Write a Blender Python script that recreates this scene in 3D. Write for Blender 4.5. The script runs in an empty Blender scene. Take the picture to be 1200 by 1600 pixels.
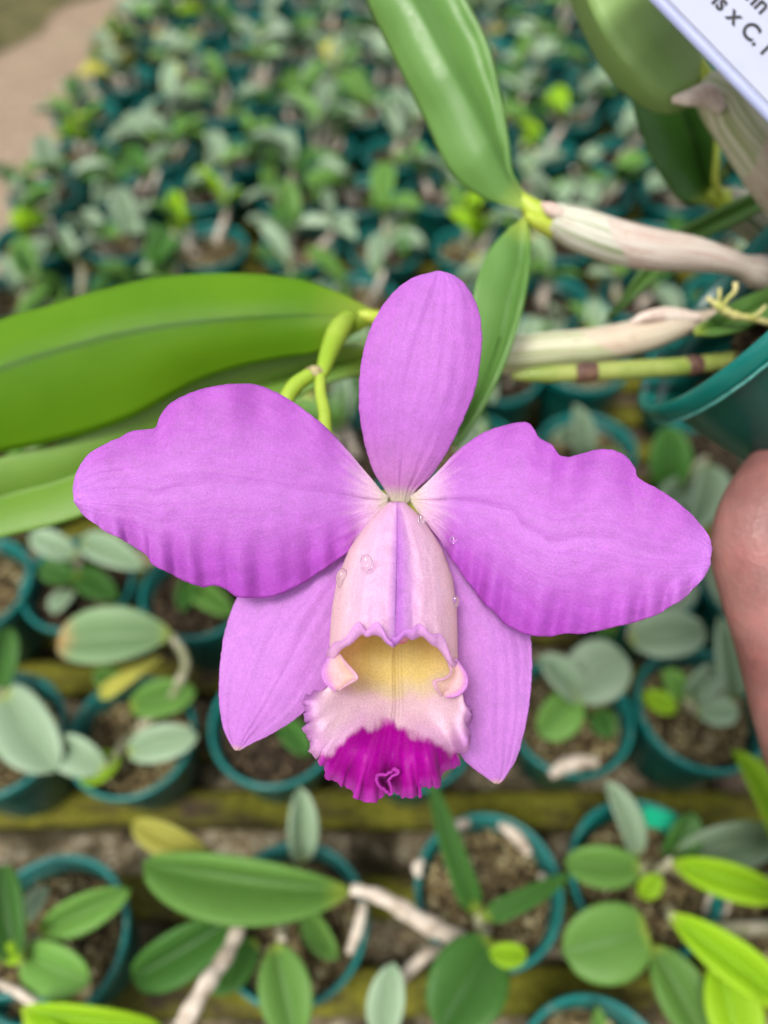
import bpy, bmesh, math, random
import numpy as np
from mathutils import Vector, Matrix
from mathutils import noise as mnoise

sc = bpy.context.scene
col = sc.collection
R = math.radians
rnd = random.Random(11)

# ------------------------------------------------------------------ camera
FPX = 1176.0                      # focal length in photograph pixels
PITCH = R(52.0)
BENCH_TOP = 0.75
POT_H = 0.075
RIM_Z = BENCH_TOP + POT_H
CAM_Z = RIM_Z + 0.45
CAM = Vector((0, 0, CAM_Z))
RT = Vector((1, 0, 0))
FW = Vector((0, math.cos(PITCH), -math.sin(PITCH)))
UP = Vector((0, math.sin(PITCH), math.cos(PITCH)))
cd = bpy.data.cameras.new('camera')
cam = bpy.data.objects.new('camera', cd)
col.objects.link(cam)
cam.location = CAM
cam.rotation_euler = (math.pi / 2 - PITCH, 0, 0)
cd.sensor_fit = 'HORIZONTAL'
cd.sensor_width = 36
cd.lens = 36 * FPX / 1200
cd.clip_start = 0.005
cd.clip_end = 300
cd.dof.use_dof = True
cd.dof.focus_distance = 0.176
cd.dof.aperture_fstop = 7.6
sc.camera = cam

# ------------------------------------------------------------------ sky and sun (bright overcast)
SUN_EL, SUN_AZ = R(67), R(212)     # azimuth clockwise from +Y
w = bpy.data.worlds.new('World')
sc.world = w
w.use_nodes = True
nt = w.node_tree
nt.nodes.clear()
wo = nt.nodes.new('ShaderNodeOutputWorld')
bg = nt.nodes.new('ShaderNodeBackground')
sky = nt.nodes.new('ShaderNodeTexSky')
sky.sky_type = 'NISHITA'
sky.sun_disc = False
sky.sun_elevation = SUN_EL
sky.sun_rotation = SUN_AZ
sky.air_density = 1.0
sky.dust_density = 4.0
sky.ozone_density = 0.6
hs = nt.nodes.new('ShaderNodeHueSaturation')      # cloud cover: greyer than a clear sky
hs.inputs['Saturation'].default_value = 0.22
bg.inputs['Strength'].default_value = 0.115
nt.links.new(sky.outputs[0], hs.inputs['Color'])
nt.links.new(hs.outputs[0], bg.inputs['Color'])
nt.links.new(bg.outputs[0], wo.inputs['Surface'])
sl = bpy.data.lights.new('sun', 'SUN')
sl.energy = 1.5
sl.angle = R(16)
sl.color = (1.0, 0.95, 0.88)
so = bpy.data.objects.new('sun', sl)
col.objects.link(so)
sdir = Vector((math.sin(SUN_AZ) * math.cos(SUN_EL), math.cos(SUN_AZ) * math.cos(SUN_EL), math.sin(SUN_EL)))
so.rotation_euler = sdir.to_track_quat('Z', 'Y').to_euler()
so.location = (0, 0, 5)
vs = sc.view_settings
vs.view_transform = 'Standard'
vs.look = 'None'
vs.gamma = 1
vs.use_curve_mapping = False
vs.exposure = 0.86
sc.cycles.use_denoising = True
sc.cycles.max_bounces = 10
sc.cycles.transparent_max_bounces = 12

# ------------------------------------------------------------------ helpers
def P(px, py, Z):
    """photo pixel at depth Z metres -> world"""
    return CAM + RT * ((px - 600) / FPX * Z) + UP * (-(py - 800) / FPX * Z) + FW * Z

def PP(px, py, h):
    """photo pixel on the horizontal plane at height h"""
    d = RT * ((px - 600) / FPX) + UP * (-(py - 800) / FPX) + FW
    t = (h - CAM_Z) / d.z
    return CAM + d * t

def zdepth(p):
    return (p - CAM).dot(FW)

def cr(pts, n):
    """Catmull-Rom through pts, n samples spaced by arc length (first 2 coords)"""
    pts = np.array(pts, float)
    k = len(pts)
    ext = np.vstack([2 * pts[0] - pts[1], pts, 2 * pts[-1] - pts[-2]])
    out = []
    m = 14
    for i in range(k - 1):
        p0, p1, p2, p3 = ext[i:i + 4]
        for s in range(m):
            t = s / m
            out.append(.5 * ((2 * p1) + (-p0 + p2) * t + (2 * p0 - 5 * p1 + 4 * p2 - p3) * t * t + (-p0 + 3 * p1 - 3 * p2 + p3) * t ** 3))
    out.append(pts[-1])
    out = np.array(out)
    d = np.r_[0, np.cumsum(np.linalg.norm(np.diff(out[:, :2], axis=0), axis=1))]
    q = np.linspace(0, d[-1], n)
    return np.stack([np.interp(q, d, out[:, c]) for c in range(out.shape[1])], 1)

def crp(pts, ts):
    """Catmull-Rom evaluated at uniform parameters ts in 0..1 (array rows may be any shape)"""
    pts = np.array(pts, float)
    k = len(pts)
    ext = np.concatenate([[2 * pts[0] - pts[1]], pts, [2 * pts[-1] - pts[-2]]])
    out = []
    for t in ts:
        f = min(t * (k - 1), k - 1 - 1e-9)
        i = int(f)
        t = f - i
        p0, p1, p2, p3 = ext[i:i + 4]
        out.append(.5 * ((2 * p1) + (-p0 + p2) * t + (2 * p0 - 5 * p1 + 4 * p2 - p3) * t * t + (-p0 + 3 * p1 - 3 * p2 + p3) * t ** 3))
    return np.array(out)

def sm(a, b, x):
    t = max(0., min(1., (x - a) / (b - a)))
    return t * t * (3 - 2 * t)

def mix(a, b, t):
    return tuple(a[i] + (b[i] - a[i]) * t for i in range(3))

def nz(x, y=0., z=0.):
    return mnoise.noise(Vector((x, y, z)))

def link(o, parent=None):
    col.objects.link(o)
    if parent is not None:
        o.parent = parent
        o.matrix_parent_inverse = parent.matrix_world.inverted() if parent.type == 'EMPTY' else Matrix()
    return o

def mesh_obj(name, me, m, parent=None):
    o = bpy.data.objects.new(name, me)
    if m is not None and len(me.materials) == 0:
        me.materials.append(m)
    return link(o, parent)

def grid_mesh(name, pts, cols=None, uv=None, wrap=False):
    """pts[i][j] world vectors"""
    n, mm = len(pts), len(pts[0])
    me = bpy.data.meshes.new(name)
    v = [tuple(p) for r in pts for p in r]
    f = []
    for i in range(n - 1):
        for j in range(mm - (0 if wrap else 1)):
            j2 = (j + 1) % mm
            f.append((i * mm + j, i * mm + j2, (i + 1) * mm + j2, (i + 1) * mm + j))
    me.from_pydata(v, [], f)
    me.polygons.foreach_set('use_smooth', [True] * len(f))
    if cols is not None:
        ca = me.color_attributes.new('Col', 'FLOAT_COLOR', 'POINT')
        ca.data.foreach_set('color', [c for r in cols for q in r for c in (q[0], q[1], q[2], 1.0)])
    ul = me.uv_layers.new(name='UVMap')
    li = np.zeros(len(me.loops), int)
    me.loops.foreach_get('vertex_index', li)
    uvs = np.array([(i / (n - 1), j / max(1, mm - 1)) for i in range(n) for j in range(mm)]) if uv is None else np.array(uv).reshape(-1, 2)
    ul.data.foreach_set('uv', uvs[li].ravel())
    me.update()
    return me

def solid(o, t, off=0.0):
    md = o.modifiers.new('thickness', 'SOLIDIFY')
    md.thickness = t
    md.offset = off
    md.use_even_offset = False
    return o

def tube_mesh(name, path, rad, seg=20, cap=True, bump=None, cols=None):
    """path world points, rad list"""
    pts = crp([tuple(p) for p in path], np.linspace(0, 1, max(12, len(path) * 9)))
    rr = crp([(r,) for r in rad], np.linspace(0, 1, len(pts)))[:, 0]
    rows, uvs = [], []
    up = Vector((0.13, 0.2, 1)).normalized()
    n = len(pts)
    for i in range(n):
        t = Vector(pts[min(i + 1, n - 1)] - pts[max(i - 1, 0)]).normalized()
        a = t.cross(up).normalized()
        b = a.cross(t).normalized()
        row = []
        for j in range(seg + 1):
            th = 2 * math.pi * j / seg
            r = rr[i] * (1 + (bump(i / (n - 1), 2 * math.pi * (j % seg) / seg) if bump else 0))
            row.append(Vector(pts[i]) + a * (math.cos(th) * r) + b * (math.sin(th) * r))
            uvs.append((i / (n - 1), j / seg))
        rows.append(row)
    me = grid_mesh(name, rows, uv=uvs)
    if cap:
        bm = bmesh.new()
        bm.from_mesh(me)
        bmesh.ops.remove_doubles(bm, verts=bm.verts, dist=1e-6)
        bm.verts.ensure_lookup_table()
        ed = [e for e in bm.edges if e.is_boundary]
        bmesh.ops.holes_fill(bm, edges=ed, sides=0)
        for fc in bm.faces:
            fc.smooth = True
        bm.to_mesh(me)
        bm.free()
    return me

def lathe_mesh(name, prof, seg=48, wob=0.0):
    rows = []
    for (r, z) in prof:
        row = []
        for j in range(seg):
            th = 2 * math.pi * j / seg
            k = r * (1 + wob * nz(math.cos(th) * 1.3, math.sin(th) * 1.3, z * 20))
            row.append((k * math.cos(th), k * math.sin(th), z))
        rows.append(row)
    return grid_mesh(name, rows, wrap=True)

def thing(name, label, cat, loc=(0, 0, 0), group=None):
    o = bpy.data.objects.new(name, None)
    o.empty_display_size = 0.01
    col.objects.link(o)
    o.location = loc
    o.matrix_world = Matrix.Translation(Vector(loc))
    return tag(o, label, cat, group)

def tag(o, label, cat, group=None, kind=None):
    o['label'] = label
    o['category'] = cat
    if group:
        o['group'] = group
    if kind:
        o['kind'] = kind
    return o

# ------------------------------------------------------------------ materials
class NB:
    def __init__(s, name):
        s.m = bpy.data.materials.new(name)
        s.m.use_nodes = True
        s.t = s.m.node_tree
        s.t.nodes.clear()
        s.out = s.t.nodes.new('ShaderNodeOutputMaterial')
        s.bs = s.t.nodes.new('ShaderNodeBsdfPrincipled')
        s.t.links.new(s.bs.outputs[0], s.out.inputs['Surface'])

    def n(s, typ, **kw):
        nd = s.t.nodes.new('ShaderNode' + typ)
        for k, v in kw.items():
            if k in nd.inputs:
                nd.inputs[k].default_value = v
            else:
                setattr(nd, k, v)
        return nd

    def l(s, a, b):
        s.t.links.new(a, b)

    def noise(s, vec, scale, detail=3, rough=.55):
        nd = s.n('TexNoise')
        nd.inputs['Scale'].default_value = scale
        nd.inputs['Detail'].default_value = detail
        nd.inputs['Roughness'].default_value = rough
        if vec is not None:
            s.l(vec, nd.inputs['Vector'])
        return nd.outputs['Fac']

    def ramp(s, fac, stops):
        nd = s.n('ValToRGB')
        el = nd.color_ramp.elements
        while len(el) < len(stops):
            el.new(.5)
        for e, (p, c) in zip(el, stops):
            e.position = p
            e.color = (c[0], c[1], c[2], 1) if not isinstance(c, (int, float)) else (c, c, c, 1)
        s.l(fac, nd.inputs[0])
        return nd.outputs[0]

    def mixc(s, fac, a, b, typ='MIX'):
        nd = s.n('Mix', data_type='RGBA', blend_type=typ)
        for inp, v in ((nd.inputs[0], fac), (nd.inputs[6], a), (nd.inputs[7], b)):
            if isinstance(v, (int, float)):
                inp.default_value = v
            elif isinstance(v, tuple):
                inp.default_value = (v[0], v[1], v[2], 1)
            else:
                s.l(v, inp)
        return nd.outputs[2]

    def mapping(s, vec, scale):
        nd = s.n('Mapping')
        nd.inputs['Scale'].default_value = scale
        s.l(vec, nd.inputs['Vector'])
        return nd.outputs[0]

    def math(s, op, a, b=0.0):
        nd = s.n('Math', operation=op)
        for inp, v in ((nd.inputs[0], a), (nd.inputs[1], b)):
            if isinstance(v, (int, float)):
                inp.default_value = v
            else:
                s.l(v, inp)
        return nd.outputs[0]

    def bump(s, h, strength, dist=.001):
        nd = s.n('Bump')
        nd.inputs['Strength'].default_value = strength
        nd.inputs['Distance'].default_value = dist
        s.l(h, nd.inputs['Height'])
        s.l(nd.outputs[0], s.bs.inputs['Normal'])
        return nd.outputs[0]

    def translucent(s, colour, fac, normal=None):
        tr = s.n('BsdfTranslucent')
        s.l(colour, tr.inputs['Color'])
        if normal is not None:
            s.l(normal, tr.inputs['Normal'])
        mx = s.n('MixShader')
        mx.inputs[0].default_value = fac
        s.l(s.bs.outputs[0], mx.inputs[1])
        s.l(tr.outputs[0], mx.inputs[2])
        s.l(mx.outputs[0], s.out.inputs['Surface'])

    def set(s, **kw):
        for k, v in kw.items():
            s.bs.inputs[k.replace('_', ' ')].default_value = v
        return s

def m_petal(name, vein, trans=.32, rough=.5, veinc=(.42, .06, .55), spec=.30):
    b = NB(name)
    tc = b.n('TexCoord')
    at = b.n('Attribute', attribute_name='Col')
    uv = tc.outputs['UV']
    ob = tc.outputs['Object']
    warp = b.noise(ob, 60, 2)
    n1 = b.noise(b.mapping(uv, (1.6, 30, 1)), 1.0, 3, .6)
    n2 = b.noise(b.mapping(uv, (5, 70, 1)), 1.0, 3, .6)
    vf = b.math('ADD', b.math('MULTIPLY', n1, .65), b.math('MULTIPLY', n2, .35))
    vm = b.ramp(vf, [(.40, 1.0), (.52, 0.0)])
    c = b.mixc(b.math('MULTIPLY', vm, vein), at.outputs['Color'], veinc)
    mott = b.ramp(b.noise(ob, 260, 4, .65), [(.3, 0.0), (.7, 1.0)])
    c = b.mixc(b.math('MULTIPLY', mott, .40), c, (.95, .72, 1.0), 'SOFT_LIGHT')
    sp = b.ramp(b.noise(ob, 2200, 2, .6), [(.35, .88), (.68, 1.07)])
    c = b.mixc(1.0, c, sp, 'MULTIPLY')
    b.l(c, b.bs.inputs['Base Color'])
    b.set(Roughness=rough, Sheen_Weight=.03, Sheen_Roughness=.4, Specular_IOR_Level=spec)
    h = b.math('ADD', b.math('MULTIPLY', b.noise(ob, 1300, 3, .65), .45), b.math('MULTIPLY', vf, .6))
    h = b.math('ADD', h, b.math('MULTIPLY', warp, .6))
    nb = b.bump(h, .55, .0006)
    b.translucent(c, trans, nb)
    return b.m

def m_leaf(name, c1, c2, trans=.18, rough=.34, tc_obj=60, midc=None, tcol=None, stripe=.25, spec=.5, tip=None, midw=.45):
    b = NB(name)
    tc = b.n('TexCoord')
    uv, ob = tc.outputs['UV'], tc.outputs['Object']
    oi = b.n('ObjectInfo')
    f = b.ramp(b.noise(ob, tc_obj, 4, .6), [(.3, 0.0), (.72, 1.0)])
    c = b.mixc(f, c1, c2)
    st = b.noise(b.mapping(uv, (1.5, 70, 1)), 1.0, 2)
    c = b.mixc(b.math('MULTIPLY', b.ramp(st, [(.4, 0.0), (.65, 1.0)]), stripe), c, tuple(min(1, x * 1.5 + .01) for x in c1))
    sep = b.n('SeparateXYZ')
    b.l(uv, sep.inputs[0])
    dv = b.math('ABSOLUTE', b.math('SUBTRACT', sep.outputs['Y'], .5))
    if midc:
        c = b.mixc(b.math('MULTIPLY', b.ramp(dv, [(.0, 1.0), (.014, .8), (.04, 0.0)]), midw), c, midc)
        c = b.mixc(b.math('MULTIPLY', b.ramp(dv, [(.0, .55), (.5, 0.0)]), .6), c, midc)
    if tip:
        b_ = b.math('ADD', sep.outputs['X'], b.math('MULTIPLY', b.math('SUBTRACT', b.noise(ob, 120, 2), .5), .12))
        c = b.mixc(b.ramp(b_, [(tip[1], 0.0), (tip[2], 1.0)]), c, tip[0])
    yb = b.ramp(sep.outputs['X'], [(0.0, .75), (.13, 0.0)])
    c = b.mixc(yb, c, (.42, .50, .06))
    hv = b.n('HueSaturation')
    b.l(c, hv.inputs['Color'])
    b.l(b.math('ADD', .78, b.math('MULTIPLY', oi.outputs['Random'], .44)), hv.inputs['Value'])
    c = hv.outputs[0]
    b.l(c, b.bs.inputs['Base Color'])
    spk = b.ramp(b.noise(ob, 900, 3, .6), [(.3, rough - .06), (.7, rough + .12)])
    b.l(spk, b.bs.inputs['Roughness'])
    b.set(Specular_IOR_Level=spec)
    h = b.math('ADD', b.math('MULTIPLY', b.noise(ob, 700, 3), .12), b.math('MULTIPLY', st, .35))
    h = b.math('ADD', h, b.math('MULTIPLY', b.noise(ob, 90, 2), .8))
    nb = b.bump(h, .35, .0006)
    if tcol:
        rgb = b.n('RGB')
        rgb.outputs[0].default_value = (*tcol, 1)
        b.translucent(rgb.outputs[0], trans, nb)
    else:
        b.translucent(c, trans, nb)
    return b.m

def m_plain(name, c1, c2, scale, rough=.6, bump=.3, dist=.001, spec=.4, detail=4, stops=(.35, .65)):
    b = NB(name)
    ob = b.n('TexCoord').outputs['Object']
    f = b.noise(ob, scale, detail, .6)
    c = b.ramp(f, [(stops[0], c1), (stops[1], c2)])
    b.l(c, b.bs.inputs['Base Color'])
    b.set(Roughness=rough, Specular_IOR_Level=spec)
    if bump:
        b.bump(b.noise(ob, scale * 3, 4), bump, dist)
    return b.m

def m_pot():
    b = NB('teal_plastic')
    tc = b.n('TexCoord')
    ob = tc.outputs['Object']
    c = b.ramp(b.noise(ob, 45, 4), [(.35, (.0010, .066, .052)), (.7, (.002, .095, .075))])
    dirt = b.ramp(b.noise(ob, 110, 5, .7), [(.60, 0.0), (.74, 1.0)])
    c = b.mixc(b.math('MULTIPLY', dirt, .28), c, (.16, .20, .13))
    b.l(c, b.bs.inputs['Base Color'])
    b.l(b.ramp(b.noise(ob, 160, 4), [(.3, .26), (.7, .46)]), b.bs.inputs['Roughness'])
    b.set(Specular_IOR_Level=.5)
    b.bump(b.noise(ob, 300, 3), .12, .0005)
    return b.m

def m_rim():
    b = NB('teal_rim_plastic')
    ob = b.n('TexCoord').outputs['Object']
    c = b.ramp(b.noise(ob, 40, 4), [(.35, (.0015, .125, .112)), (.7, (.004, .175, .155))])
    dirt = b.ramp(b.noise(ob, 90, 5, .7), [(.58, 0.0), (.70, 1.0)])
    c = b.mixc(b.math('MULTIPLY', dirt, .35), c, (.36, .36, .27))
    b.l(c, b.bs.inputs['Base Color'])
    b.l(b.ramp(b.noise(ob, 160, 4), [(.3, .26), (.7, .42)]), b.bs.inputs['Roughness'])
    b.bump(b.noise(ob, 300, 3), .1, .0005)
    return b.m

def m_bulb(name, green, papery, pink, cut):
    """striped pseudobulb; papery sheath from uv.x > cut"""
    b = NB(name)
    tc = b.n('TexCoord')
    uv, ob = tc.outputs['UV'], tc.outputs['Object']
    sep = b.n('SeparateXYZ')
    b.l(uv, sep.inputs[0])
    st = b.noise(b.mapping(uv, (1.2, 52, 1)), 1.0, 2, .5)
    base = b.ramp(st, [(.42, green), (.54, papery)])
    pap = b.ramp(b.noise(b.mapping(uv, (5, 48, 1)), 1.0, 4, .65), [(.40, pink), (.66, papery)])
    edge = b.math('ADD', sep.outputs['X'], b.math('MULTIPLY', b.math('SINE', b.math('MULTIPLY', sep.outputs['Y'], 6.283)), .07))
    edge = b.math('ADD', edge, b.math('MULTIPLY', b.noise(ob, 140, 2), .05))
    c = b.mixc(b.ramp(edge, [(cut, 0.0), (cut + .012, 1.0)]), base, pap)
    c = b.mixc(b.math('MULTIPLY', b.ramp(b.noise(ob, 170, 4, .7), [(.58, 0.0), (.72, 1.0)]), .5), c, (.36, .22, .13))
    b.l(c, b.bs.inputs['Base Color'])
    b.set(Roughness=.55, Specular_IOR_Level=.3)
    b.bump(b.math('ADD', st, b.math('MULTIPLY', b.noise(ob, 500, 4), .5)), .5, .0008)
    return b.m

def m_slat():
    b = NB('mossy_wood')
    tc = b.n('TexCoord')
    ob = tc.outputs['Object']
    wood = b.ramp(b.noise(b.mapping(ob, (6, 90, 60)), 1.0, 4), [(.3, (.020, .014, .009)), (.7, (.085, .062, .042))])
    moss = b.ramp(b.noise(ob, 160, 5, .7), [(.3, (.070, .074, .008)), (.7, (.24, .23, .030))])
    mf = b.ramp(b.noise(b.mapping(ob, (14, 40, 40)), 1.0, 5, .65), [(.38, 0.0), (.52, 1.0)])
    c = b.mixc(mf, wood, moss)
    b.l(c, b.bs.inputs['Base Color'])
    b.set(Roughness=.95, Specular_IOR_Level=.1)
    b.bump(b.math('ADD', b.math('MULTIPLY', mf, .8), b.noise(ob, 400, 5)), .9, .003)
    return b.m

def m_grit(name, cs, scale, drift=None):
    b = NB(name)
    ob = b.n('TexCoord').outputs['Object']
    vo = b.n('TexVoronoi')
    vo.inputs['Scale'].default_value = scale
    b.l(ob, vo.inputs['Vector'])
    sepc = b.n('SeparateColor')
    b.l(vo.outputs['Color'], sepc.inputs[0])
    c = b.ramp(sepc.outputs[0], [(0.0, cs[0]), (.4, cs[1]), (.75, cs[2]), (1.0, cs[3])])
    big = b.ramp(b.noise(ob, scale * .06, 4), [(.35, .55), (.65, 1.1)])
    c = b.mixc(1.0, c, big, 'MULTIPLY')
    if drift:
        c = b.mixc(b.ramp(b.noise(ob, 22, 4, .6), [(.44, 0.0), (.58, 1.0)]), c, drift)
    b.l(c, b.bs.inputs['Base Color'])
    b.set(Roughness=.9, Specular_IOR_Level=.2)
    b.bump(vo.outputs['Distance'], .8, .004)
    return b.m

def m_skin():
    b = NB('skin')
    ob = b.n('TexCoord').outputs['Object']
    c = b.ramp(b.noise(ob, 45, 4, .6), [(.32, (.19, .075, .068)), (.68, (.33, .155, .140))])
    c = b.mixc(b.math('MULTIPLY', b.ramp(b.noise(ob, 120, 4, .6), [(.5, 0.0), (.75, 1.0)]), .35), c, (.46, .14, .13))
    b.l(c, b.bs.inputs['Base Color'])
    b.set(Roughness=.5, Subsurface_Weight=.25, Subsurface_Scale=.004)
    b.bs.inputs['Subsurface Radius'].default_value = (1, .35, .2)
    cell = b.n('TexVoronoi')
    cell.inputs['Scale'].default_value = 900
    b.l(ob, cell.inputs['Vector'])
    b.bump(b.math('ADD', cell.outputs['Distance'], b.math('MULTIPLY', b.noise(b.mapping(ob, (60, 60, 420)), 1.0, 4), 1.6)), .35, .0006)
    return b.m

def m_ground():
    b = NB('bare_earth')
    ob = b.n('TexCoord').outputs['Object']
    c = b.ramp(b.noise(ob, 1.4, 5, .6), [(.30, (.30, .22, .145)), (.5, (.37, .30, .20)), (.72, (.42, .35, .24))])
    pink = b.ramp(b.noise(ob, .9, 2), [(.42, 0.0), (.6, 1.0)])
    c = b.mixc(b.math('MULTIPLY', pink, .45), c, (.38, .25, .19))
    g = b.ramp(b.noise(ob, 24, 6, .75), [(.3, .55), (.7, 1.2)])
    c = b.mixc(1.0, c, g, 'MULTIPLY')
    b.l(c, b.bs.inputs['Base Color'])
    b.set(Roughness=.95, Specular_IOR_Level=.15)
    b.bump(b.noise(ob, 60, 6, .7), .8, .02)
    return b.m

M = {}
M['petal'] = m_petal('petal', .20, .36)
M['sepal'] = m_petal('sepal', .15, .36, veinc=(.50, .12, .62))
M['hood'] = m_petal('lip_hood', .14, .46, .42, veinc=(.75, .33, .62))
M['lip'] = m_petal('lip_floor', .05, .5, .42, veinc=(.62, .25, .28), spec=.16)
M['leaf_lime'] = m_leaf('leaf_lime', (.12, .30, .004), (.17, .37, .006), .42, .46, 30, midc=(.045, .14, .002), tcol=(.30, .52, .01), stripe=.12, midw=.9, spec=.28)
M['leaf_pale'] = m_leaf('leaf_pale', (.12, .24, .028), (.16, .30, .04), .3, .42, 30, tcol=(.30, .45, .05), stripe=.15)
M['leaf_mid'] = m_leaf('leaf_mid', (.095, .22, .042), (.135, .28, .062), .2, .36, 40, midc=(.06, .15, .03), tcol=(.22, .40, .04))
M['leaf_dark'] = m_leaf('leaf_dark', (.03, .105, .012), (.055, .155, .02), .2, .34, 40, midc=(.03, .08, .01), tcol=(.12, .28, .02))
M['leaf_under'] = m_leaf('leaf_underside', (.28, .47, .13), (.36, .55, .18), .25, .5, 40, tcol=(.22, .33, .05), stripe=.2)
M['b_silver'] = m_leaf('seedling_silver_leaf', (.21, .32, .19), (.38, .49, .34), .2, .34, 50, midc=(.09, .17, .07), stripe=.15)
M['b_green'] = m_leaf('seedling_green_leaf', (.10, .25, .035), (.19, .36, .085), .22, .36, 50, midc=(.06, .15, .03), stripe=.15, spec=.28)
M['b_dark'] = m_leaf('seedling_dark_leaf', (.035, .125, .018), (.075, .20, .035), .2, .34, 50, midc=(.03, .08, .02), stripe=.12, spec=.28)
M['b_lime'] = m_leaf('seedling_lime_leaf', (.27, .50, .012), (.38, .60, .03), .36, .38, 50, midc=(.16, .34, .01), tcol=(.42, .62, .02), stripe=.12, spec=.28)
M['b_yellow'] = m_leaf('seedling_yellow_leaf', (.42, .44, .06), (.55, .50, .12), .3, .42, 60, stripe=.15)
M['b_tip'] = m_leaf('seedling_browned_tip_leaf', (.18, .31, .13), (.28, .42, .21), .2, .4, 50, midc=(.08, .17, .05), stripe=.12, tip=((.50, .34, .14), .80, .97))
M['pot'] = m_pot()
M['rim'] = m_rim()
M['held_pot'] = m_plain('held_pot_plastic', (.0008, .060, .048), (.0014, .076, .061), 30, .28, .06, .0005, .5)
M['held_rim'] = m_plain('held_rim_plastic', (.0012, .125, .108), (.002, .155, .132), 30, .24, .06, .0005, .5)
M['flash'] = m_plain('moulding_flash', (.03, .22, .19), (.12, .36, .32), 200, .4, .05)
M['slat'] = m_slat()
M['skin'] = m_skin()
M['ground'] = m_ground()
M['mix'] = m_grit('bark_mix', ((.03, .020, .010), (.11, .075, .035), (.28, .22, .10), (.50, .45, .26)), 300)
M['darkmix'] = m_grit('dark_bark_mix', ((.010, .007, .004), (.03, .02, .012), (.07, .048, .028), (.16, .12, .07)), 300)
M['board'] = m_grit('gritty_board', ((.12, .09, .05), (.28, .22, .13), (.42, .36, .23), (.62, .57, .43)), 260, (.045, .036, .018))
M['stem'] = m_plain('seedling_stem', (.20, .23, .10), (.50, .44, .34), 120, .6)
M['drystem'] = m_plain('dry_papery_stem', (.36, .29, .22), (.68, .60, .50), 150, .7)
M['bulbA'] = m_bulb('pseudobulb_papery', (.27, .31, .18), (.62, .60, .52), (.46, .34, .29), .25)
M['bulbB'] = m_bulb('pseudobulb_green', (.31, .35, .16), (.58, .57, .42), (.50, .37, .29), .55)
M['bulbE'] = m_bulb('pseudobulb_old', (.13, .16, .09), (.42, .40, .32), (.36, .28, .22), .60)
M['petiole'] = m_plain('leaf_base', (.33, .44, .03), (.48, .52, .08), 60, .4)
M['stalk'] = m_plain('flower_stalk', (.24, .38, .02), (.34, .46, .05), 60, .4)
M['cane'] = m_plain('green_cane', (.20, .28, .05), (.33, .37, .10), 90, .45)
M['node'] = m_plain('stalk_node', (.16, .12, .045), (.42, .36, .18), 220, .7)
M['purple_node'] = m_plain('stem_node', (.07, .03, .03), (.16, .09, .05), 220, .6)
M['root'] = m_plain('aerial_root', (.40, .42, .10), (.62, .55, .26), 200, .6)
M['bract'] = m_plain('dry_bract', (.50, .36, .30), (.74, .64, .56), 150, .75)
M['white_plastic'] = m_plain('white_plastic', (.37, .395, .51), (.395, .42, .53), 40, .35, .05)
M['tag_edge'] = m_plain('tag_edge_plastic', (.31, .345, .55), (.36, .40, .60), 60, .35, .05)
M['ink'] = m_plain('black_ink', (.012, .012, .014), (.03, .03, .034), 300, .5, 0)
M['clip'] = m_plain('green_clip', (.0, .32, .16), (.01, .40, .22), 60, .3, .05)
M['old_wood'] = m_plain('bench_timber', (.05, .036, .024), (.14, .10, .07), 25, .9, .6, .004)
wd = NB('water')
wd.set(Roughness=.02, IOR=1.33, Transmission_Weight=1.0)
wd.bs.inputs['Base Color'].default_value = (1, 1, 1, 1)
f_ = wd.noise(wd.n('TexCoord').outputs['Object'], 200, 1)
wd.l(wd.ramp(f_, [(.3, .01), (.7, .03)]), wd.bs.inputs['Roughness'])
M['water'] = wd.m

# ================================================================== SETTING
bm = bmesh.new()
bmesh.ops.create_grid(bm, x_segments=40, y_segments=40, size=60)
me = bpy.data.meshes.new('ground')
bm.to_mesh(me)
bm.free()
g = mesh_obj('ground', me, M['ground'])
g['kind'] = 'structure'
g['label'] = 'bare pinkish brown earth floor beside the bench'
M['olive_patch'] = m_plain('dark_olive', (.045, .045, .012), (.12, .105, .035), 9, .95, .8, .02)
mv = []  # dark olive sheet with an uneven outline, just above the ground
mc = PP(-105, -80, 0)
for i in range(64):
    a = 2 * math.pi * i / 64
    r = 1 + .35 * nz(math.cos(a) * 1.5, math.sin(a) * 1.5, 3) + .12 * nz(math.cos(a) * 6, math.sin(a) * 6, 3)
    mv.append((mc.x + 1.25 * r * math.cos(a), mc.y + 1.30 * r * math.sin(a), .004 + .003 * (i % 2)))
me = bpy.data.meshes.new('dark_patch')
me.from_pydata(mv + [(mc.x, mc.y, .02)], [], [(i, (i + 1) % 64, 64) for i in range(64)])
g2 = mesh_obj('dark_patch', me, M['olive_patch'])
g2['kind'] = 'structure'
g2['label'] = 'dark olive patch on the earth floor'

# bench -----------------------------------------------------------------
BX0, BX1, BY0, BY1 = -0.435, 0.95, -0.30, 2.10
bench = thing('slatted_bench', 'mossy slatted timber bench carrying the rows of teal seedling pots', 'bench', ((BX0 + BX1) / 2, (BY0 + BY1) / 2, 0))

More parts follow.
